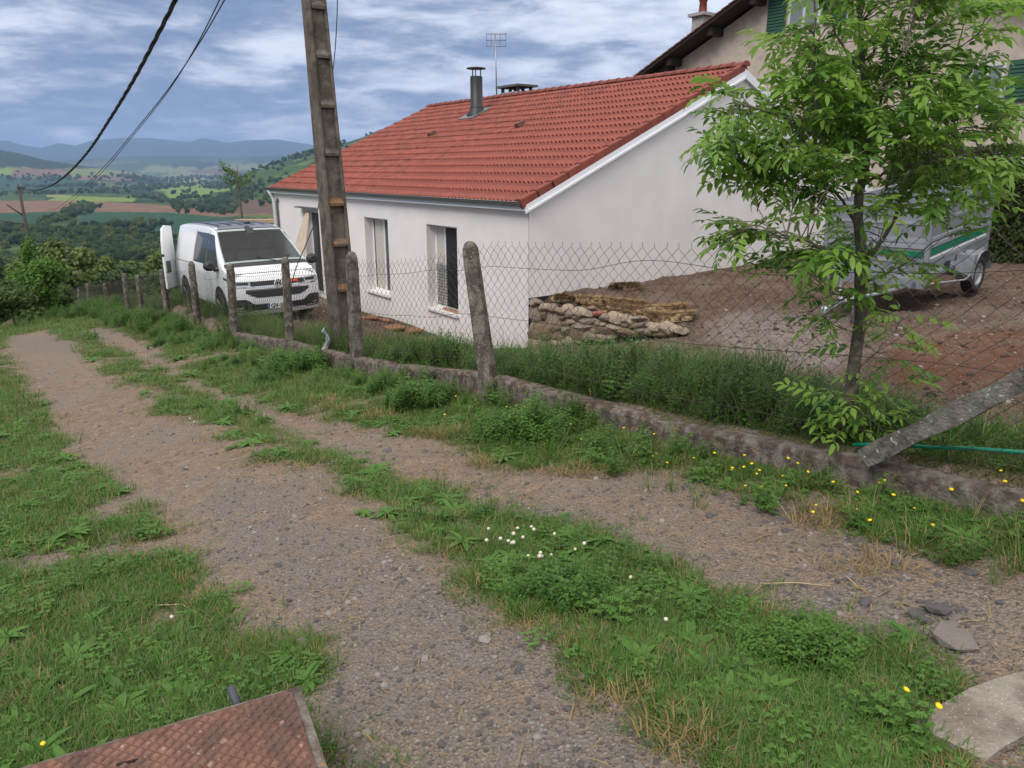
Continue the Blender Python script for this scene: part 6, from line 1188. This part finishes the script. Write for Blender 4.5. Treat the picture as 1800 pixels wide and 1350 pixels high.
def build_ash():
    B0 = hit(1500, 783); dep = 4.55; x0, y0 = xy(-3.72, .28); zb = float(GZ(-3.72, .28)); t = thing('ash_tree', 'young ash tree with fresh green compound leaves standing just inside the fence', 'tree', (x0, y0, zb)); inv = Vector((x0, y0, zb))
    ydep = y0
    def P(px, py, dy=0.0): r = ray(px, py); return Vector(r * ((ydep + dy) / r[1])) - inv
    tr = [Vector((0, 0, -.15)), P(1499, 740), P(1496, 690), P(1504, 620), P(1513, 560), P(1511, 500), P(1514, 440), P(1508, 385), P(1510, 340), P(1522, 290), P(1524, 240), P(1520, 180), P(1516, 110), P(1512, 40), P(1508, -60), P(1512, -170), P(1505, -300)]
    rad = [.046, .043, .040, .036, .034, .031, .030, .027, .025, .022, .020, .017, .015, .013, .010, .007, .003]
    tk = MB().use(bark).tube(tr, rad, 12).obj('trunk', None, t)
    br = [([P(1522, 248), P(1490, 248, -.05), P(1452, 225, -.1), P(1434, 180, -.12), P(1431, 120, -.12), P(1432, 40, -.1), P(1428, -60, -.1)], .014), ([P(1524, 262), P(1540, 215, .06), P(1556, 150, .1), P(1560, 60, .12), P(1566, -40, .1)], .012), ([P(1512, 470), P(1545, 430, .1), P(1575, 380, .2), P(1596, 320, .25), P(1640, 240, .35), P(1668, 160, .4), P(1690, 60, .4)], .015),
          ([P(1511, 480), P(1470, 450, -.15), P(1420, 425, -.3), P(1370, 410, -.4), P(1310, 400, -.45)], .009), ([P(1508, 400), P(1470, 340, .15), P(1420, 310, .2), P(1360, 285, .25), P(1290, 262, .3)], .010), ([P(1508, 330), P(1560, 300, -.1), P(1630, 285, -.2), P(1720, 265, -.2)], .010), ([P(1518, 200), P(1570, 150, .1), P(1650, 110, .2), P(1720, 60, .2)], .009), ([P(1480, 245, -.05), P(1430, 232, -.1), P(1390, 210, -.15), P(1330, 190, -.15), P(1290, 180, -.2)], .008),
          ([P(1512, 545), P(1490, 520, -.15), P(1440, 510, -.25), P(1400, 515, -.3)], .005), ([P(1504, 650), P(1540, 620, -.1), P(1575, 580, -.1)], .004), ([P(1510, 120), P(1470, 60, -.1), P(1440, -20, -.1)], .008), ([P(1513, 500), P(1560, 480, .15), P(1600, 460, .2)], .007), ([P(1512, 470), P(1530, 440, -.3), P(1560, 420, -.5)], .006), ([P(1520, 220), P(1540, 160, -.3), P(1590, 90, -.4)], .007), ([P(1515, 90), P(1570, 20, .1), P(1640, -30, .2)], .007)]
    nodes_ = []
    for pts, r0 in br:
        tt = []
        for i in range(len(pts) - 1):
            for k in range(4): tt.append(pts[i].lerp(pts[i + 1], k / 4) + Vector((rng.uniform(-.006, .006), rng.uniform(-.006, .006), rng.uniform(-.006, .006))))
        tt.append(pts[-1]); MB().use(bark).tube(tt, [r0 * (1 - .75 * i / len(tt)) for i in range(len(tt))], 7).obj('branch', None, t); nodes_ += tt[4:]
    nodes_ += tr[8:]
    # crown volume given as blobs: centre px, radius px, depth offset
    blobs = [(1520, 30, 140, 150, 30), (1640, 60, 110, 90, 16), (1420, 95, 60, 60, 8), (1560, 170, 150, 90, 30), (1660, 210, 110, 80, 18), (1400, 215, 110, 60, 16), (1330, 240, 65, 60, 9), (1310, 180, 45, 25, 4), (1450, 290, 120, 50, 14), (1600, 290, 120, 50, 14), (1720, 260, 70, 50, 8), (1400, 330, 70, 45, 8), (1560, 360, 90, 40, 6), (1280, 270, 40, 30, 4), (1290, 315, 25, 20, 2), (1340, 405, 90, 28, 8), (1400, 450, 70, 35, 8), (1300, 425, 40, 30, 3), (1500, 440, 90, 40, 10), (1580, 470, 50, 30, 3), (1460, 520, 60, 25, 4), (1570, 560, 55, 14, 2), (1440, 570, 35, 10, 2), (1550, 620, 30, 25, 2), (1690, 340, 60, 35, 4), (1745, 45, 30, 30, 3), (1660, 390, 30, 30, 2)]
    tw = MB().use(bark); leaves = []; blob_t = []
    for cx, cy, rx_, ry_, n in blobs:
        for i in range(int(n * (1.45 if cy < 260 else 1.15) + .5)):
            a = rng.uniform(0, 6.28); q = math.sqrt(rng.random()); blob_t.append(P(cx + rx_ * q * math.cos(a), cy + ry_ * q * math.sin(a), rng.uniform(-.42, .42) * min(1, rx_ / 90)))
    for e in blob_t:
        nb = min(nodes_, key=lambda q: (q - e).length + .6 * max(0, q.z - e.z)); mid = nb.lerp(e, .5) + Vector((0, 0, .03)); tw.tube([nb, mid, e], [.004, .003, .0018], 4, False); d = (e - mid).normalized(); nlf = rng.choice((3, 4, 5))
        for k in range(nlf):
            f = 1 - .55 * k / nlf; p = mid.lerp(e, f); an = k * 1.57 + rng.uniform(-.6, .6); out = Vector((math.cos(an), math.sin(an), rng.uniform(-.1, .5))); dr = (d * .7 + out * .8).normalized(); leaves.append((p, dr))
    tag(tw.obj('twigs', None, t), kind='stuff')
    for pts, n in (((1500, 745), 34), ((1470, 735), 14), ((1545, 720), 12), ((1520, 700), 10), ((1545, 655), 5), ((1560, 600), 3)):
        for i in range(n): e = P(pts[0] + rng.uniform(-48, 48), pts[1] + rng.uniform(-50, 25), rng.uniform(-.12, .18)); a = rng.uniform(0, 6.28); leaves.append((e, Vector((math.cos(a), math.sin(a), rng.uniform(-.2, .5))).normalized()))
    def LM(p, dr, s_): q = dr.to_track_quat('X', 'Z').to_matrix().to_4x4(); return Matrix.Translation(p) @ q @ Matrix.Rotation(rng.uniform(-.5, .5), 4, 'X') @ Matrix.Scale(s_, 4)
    camd = lambda p: (p + inv).length; inview = lambda p: (p + inv).z < .19 * (p + inv).y
    leaves.sort(key=lambda q: (0 if inview(q[0]) else 1, camd(q[0]))); rest = MB()
    for i, (p, dr) in enumerate(leaves):
        v = LV[rng.randrange(8)]; M = LM(p, dr, rng.uniform(.75, 1.15))
        if i < 300: o = link('leaf', v, t); o.matrix_local = M
        else:
            base = len(rest.v); rest.v += [tuple(M @ q.co) for q in v.vertices]; mp = {}
            for j, mt in enumerate(v.materials): rest.use(mt); mp[j] = rest.cur
            for pl in v.polygons: rest.f.append(tuple(q + base for q in pl.vertices)); rest.m.append(mp[pl.material_index]); rest.sm.append(True)
    tag(rest.obj('crown', None, t), kind='stuff')
    print('ash leaves', len(leaves))
build_ash()

# ------------------------------------------------------------------ trees further off
treeA = leafmat('foliage_a', (.045, .09, .022), (.08, .135, .035), .25, .7); treeB = leafmat('foliage_b', (.022, .05, .016), (.04, .08, .022), .2, .7); treeC = leafmat('foliage_c', (.09, .14, .035), (.13, .18, .05), .25, .7); treeY = leafmat('foliage_bright', (.11, .22, .03), (.07, .15, .025), .35, .6); hedm = leafmat('hedge_foliage', (.045, .065, .015), (.02, .035, .01), .15, .8)
def crown_mesh(k, n, mt, rx, rz, z0, leaf, lobes=9, spread_=.62, trunk=None, lobe_r=.45):
    rr = random.Random(k); m = MB(); L_ = []
    for i in range(lobes):
        a = rr.uniform(0, 6.28); q = rr.uniform(.2, 1) * spread_; L_.append((Vector((rx * q * math.cos(a), rx * q * math.sin(a), z0 + rz * rr.uniform(.25, 1.55))), rr.uniform(.7, 1.2) * lobe_r))
    L_.append((Vector((0, 0, z0 + rz)), .65)); m.use(mt); vs = []; fs = []
    for i in range(n):
        c, s_ = rr.choice(L_); d = Vector((rr.gauss(0, 1), rr.gauss(0, 1), rr.gauss(0, 1))).normalized(); q = rr.uniform(.55, 1.05); p = c + Vector((d.x * rx * s_ * q, d.y * rx * s_ * q, d.z * rz * s_ * q)); nn = (d + Vector((rr.gauss(0, .5), rr.gauss(0, .5), rr.gauss(0, .5) + .3))).normalized(); u = nn.orthogonal().normalized(); w_ = nn.cross(u); l = leaf * rr.uniform(.6, 1.3); b = len(vs); vs += [p - u * l, p - w_ * l * .6, p + u * l, p + w_ * l * .6]; fs.append((b, b + 1, b + 2, b + 3))
    m.add(vs, fs)
    return m
def tree_meshes(k, n, mt, rx, rz, z0, leaf, **kw):
    c = crown_mesh(k, n, mt, rx, rz, z0, leaf, **kw); return c.mesh('crown')
CR = [tree_meshes(200 + k, 2600, (treeA, treeB, treeC, treeA, treeB)[k], 3.2 + .3 * (k % 2), 2.3 + .4 * (k % 3), .8, .26) for k in range(5)]; CR.append(tree_meshes(210, 2200, treeB, 1.6, 4.2, .4, .26, spread_=.3))
TK = MB().use(oldw).tube([(0, 0, -1), (.1, 0, 1.5), (0, .1, 3.2)], [.25, .2, .1], 6).mesh('trunk')
def tz(x, y): return float(far_z(math.degrees(math.atan2(x, y)), math.hypot(x, y)))
LAB = ['mid-green broadleaf tree in the wooded slope below the track', 'dark green rounded tree in the wooded slope below the track', 'light green tree in the wooded slope below the track', 'mid-green broad tree in the wooded slope below the track', 'dark broad tree in the wooded slope below the track', 'narrow dark upright tree in the wooded slope below the track']
def put_tree(x, y, k, sc, lb=None, grp='trees on the wooded slope below the track', parts=True):
    z = tz(x, y) + .3; t = thing('tree', lb or LAB[k], 'tree', (x, y, z), (0, 0, rng.uniform(0, 6)), grp); t.scale = (sc * rng.uniform(.9, 1.15), sc * rng.uniform(.9, 1.15), sc * rng.uniform(.85, 1.2)); link('crown', CR[k], t); link('trunk', TK, t); return t
cand = []
for i in range(900):
    r_ = 52 * (420 / 52) ** rng.random(); az = rng.uniform(-38, -14); x, y = r_ * math.sin(R(az)), r_ * math.cos(R(az)); clear = fbm(x / 38, y / 38, 3, 33)
    if clear > .56 and r_ > 95: continue
    if az > -22 and r_ < 70: continue
    if any((x - a) ** 2 + (y - b) ** 2 < (2.6 + r_ * .012) ** 2 for a, b in cand): continue
    cand.append((x, y))
    if len(cand) >= 240: break
for x, y in cand:
    r_ = math.hypot(x, y); put_tree(x, y, rng.choices(range(6), [4, 3, 3, 4, 3, .5])[0], rng.uniform(.55, .95) * (1 + r_ * .0011) * (0.75 if r_ < 80 else 1))
# far woods, hedgerows: one mass
P = []
def along(a, b, n, wdt):
    ax, ay = vhit(*a); bx, by = vhit(*b)
    for i in range(n):
        f = rng.random(); P.append((ax + (bx - ax) * f + rng.gauss(0, wdt), ay + (by - ay) * f + rng.gauss(0, wdt)))
along((92, 396), (150, 366), 70, 9); along((130, 384), (150, 362), 40, 8); along((255, 348), (400, 374), 90, 14); along((330, 366), (410, 377), 40, 9); along((150, 340), (330, 326), 150, 60); along((60, 330), (180, 326), 60, 50); along((0, 345), (120, 340), 30, 20); along((300, 350), (430, 326), 40, 12); along((370, 352), (470, 360), 100, 25); along((200, 318), (420, 310), 160, 120); along((0, 318), (150, 314), 60, 70); along((380, 322), (540, 275), 120, 40); along((340, 326), (480, 305), 50, 20); along((220, 312), (300, 322), 60, 60); along((-60, 408), (250, 416), 220, 16); along((-60, 425), (280, 432), 200, 16); along((60, 440), (280, 450), 90, 10); along((150, 402), (290, 398), 60, 12)
for i in range(1500):
    r_ = 380 * (640 / 380) ** rng.random(); az = rng.uniform(-42, -10); x, y = r_ * math.sin(R(az)), r_ * math.cos(R(az))
    if fbm(x / 60, y / 60, 3, 35) < .48: P.append((x, y))
for i in range(500):
    r_ = rng.uniform(1200, 2400); az = rng.uniform(-24, -10); x, y = r_ * math.sin(R(az)), r_ * math.cos(R(az))
    if fbm(x / 120, y / 120, 3, 37) < .47: P.append((x, y))
pts = [(x, y, tz(x, y)) for x, y in P]; scatter('woodland', pts, [(0, 0, rng.uniform(0, 6)) for _ in pts], [rng.uniform(.7, 1.3) * (1 + .0004 * math.hypot(x, y)) for x, y, _ in pts], CR[:5])
# villages: pale specks on the far slope
# big bright bush at the end of the track, small bushes round it
def bushy_thing(name, px, py, dist, k, n, mt, rx, rz, leaf, label, cat, h0=0.0, grp=None, **kw):
    r = ray(px, py); p = Vector(r * (dist / math.hypot(r[0], r[1]))); t = thing(name, label, cat, p, (0, 0, 0), grp); crown_mesh(k, n, mt, rx, rz, h0, leaf, **kw).obj('foliage', None, t); MB().use(oldw).tube([(0, 0, -1.2), (.05, 0, rz * .8)], [.07, .03], 6).obj('stem', None, t); return t
bushy_thing('bush', 72, 545, 31, 1, 5200, treeY, 1.15, 1.0, .065, 'bright green bush at the bend of the track, left of the fence end', 'bush')
bushy_thing('bush', 22, 560, 29, 2, 4200, treeA, 1.3, .75, .07, 'darker low bush at the left frame edge behind the lawn', 'bush')
bushy_thing('bush', 110, 545, 36, 3, 2800, treeA, .9, .55, .07, 'mid-green bush just right of the bright one at the bend', 'bush')
bushy_thing('ivy', 56, 492, 34.5, 4, 2200, treeY, .42, .9, .06, 'ivy climbing the foot of the wooden pole', 'ivy')
# thin young tree beyond the van
p0 = Vector(ray(427, 400)) * 40; r1 = Vector(ray(424, 290)) * 40; hgt = (r1 - p0).z; t = thing('young_tree', 'thin young tree with sparse leaves standing beyond the van roof', 'tree', p0); MB().use(bark).tube([(0, 0, -1.5), (0, 0, hgt * .5), (.03, 0, hgt)], [.07, .05, .02], 6).obj('trunk', None, t)
cm2 = MB().use(treeY); rr = random.Random(5)
for i in range(16):
    a = rr.uniform(0, 6.28); b = Vector((0, 0, hgt * rr.uniform(.5, .95))); e = b + Vector((math.cos(a) * .75, math.sin(a) * .75, rr.uniform(.2, .7))); MB().use(bark).tube([b, b.lerp(e, .5) + Vector((0, 0, -.05)), e], [.02, .014, .006], 4).obj('branch', None, t)
    for j in range(34): c = b.lerp(e, rr.uniform(.45, 1.1)) + Vector((rr.gauss(0, .09), rr.gauss(0, .09), rr.gauss(0, .09))); d = Vector((rr.gauss(0, 1), rr.gauss(0, 1), rr.gauss(0, 1))).normalized(); leaflet(cm2, c, d, .13, .06, .2)
cm2.obj('crown', None, t)
# clipped conifer hedge behind the trailer
def hedge():
    ax, ay = xy(3.2, 13.6); bx, by = xy(-9, 12.6); t = thing('conifer_hedge', 'dense dark conifer hedge behind the trailer, yellowish at the tips', 'hedge', (ax, ay, -1.8)); rr = random.Random(3); L_ = math.hypot(bx - ax, by - ay); ux_, uy_ = (bx - ax) / L_, (by - ay) / L_; m = MB().use(hedm); vs = []; fs = []; tips = leafmat('hedge_tips', (.10, .12, .025), (.06, .085, .02), .2, .8)
    for i in range(42000):
        u = rr.uniform(0, L_); face = rr.random()
        hh = 2.15 + .12 * math.sin(u * 1.3) + .1 * math.sin(u * 3.1)
        if face < .75: w_ = -.55 + rr.gauss(0, .05) + .08 * math.sin(u * 4 + 2 * rr.random()); z = rr.uniform(-.1, hh); nn = Vector((-uy_, ux_, .2)) * -1
        else: w_ = rr.uniform(-.55, .5); z = hh + rr.gauss(0, .04); nn = Vector((0, 0, 1))
        sgn = 1; p = Vector((ux_ * u + uy_ * w_ * -1, uy_ * u - ux_ * w_ * -1, z)); 
        n_ = (nn.normalized() + Vector((rr.gauss(0, .5), rr.gauss(0, .5), rr.gauss(0, .5)))).normalized(); a = n_.orthogonal().normalized(); b = n_.cross(a); l = rr.uniform(.03, .06); k = len(vs); vs += [p - a * l, p - b * l * .5, p + a * l, p + b * l * .5]; fs.append((k, k + 1, k + 2, k + 3))
    h_ = len(fs) * 3 // 4; m.add(vs, fs[:h_]); m.use(tips); k = len(m.v) - len(vs)
    for f in fs[h_:]: m.f.append(tuple(q + k for q in f)); m.m.append(m.cur); m.sm.append(False)
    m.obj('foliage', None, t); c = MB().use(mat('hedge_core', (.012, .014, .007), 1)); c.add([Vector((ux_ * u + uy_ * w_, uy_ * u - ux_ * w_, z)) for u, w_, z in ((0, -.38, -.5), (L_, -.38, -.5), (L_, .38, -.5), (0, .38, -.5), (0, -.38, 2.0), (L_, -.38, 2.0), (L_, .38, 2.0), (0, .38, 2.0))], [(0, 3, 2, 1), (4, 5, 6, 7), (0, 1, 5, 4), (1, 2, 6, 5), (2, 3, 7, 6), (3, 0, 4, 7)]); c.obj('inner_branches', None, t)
hedge()
# canvas sheet by the far doorway, timber stack beyond the van, white stone bits
can = mat('canvas', (.50, .42, .33), .9, var=.12, vs=2, bump=.3, bs=10)
def sheet():
    m = MB().use(can); top_ = [(12.2 - .03 * i, -.14 - .0 * i, -.62) for i in range(5)]; G = []
    for j in range(13):
        f = j / 12; row = []
        for i in range(9):
            u = i / 8; a = 11.75 + (u - .5) * (.25 + 1.15 * f); b = -.12 - .85 * f + .09 * math.sin(u * 17 + f * 3) * (.3 + f); row.append(hp(a, b, -.55 - 2.6 * f))
        G.append(row)
    m.grid(G, True); o = m.obj('canvas_sheet'); so = o.modifiers.new('t', 'SOLIDIFY'); so.thickness = .004; tag(o, 'beige canvas sheet hung like a tent from the far doorway of the white house', 'canvas'); MB_ = MB().use(zinc).box((11.2, -.25, -.42), (12.6, -.02, -.38)); o2 = MB_.obj('door_awning_rail', None, house)
sheet()
tb = Vector(ray(452, 384)) * 30; ts = thing('timber_stack', 'small stack of pale sawn timber beyond the van roof', 'timber stack', tb); wd_ = mat('sawn_wood', (.42, .27, .17), .8, var=.2)
for i in range(3):
    for j in range(2): MB().use(wd_).box((-.9 + .1 * j, j * .25 - .1, -.5 + i * .17), (.8 + .06 * i, j * .25 + .1, -.38 + i * .17)).obj('plank', None, ts)
MB().use(wd_).box((-.8, -.15, -2.5), (.7, .35, -.51)).obj('base_blocks', None, ts)
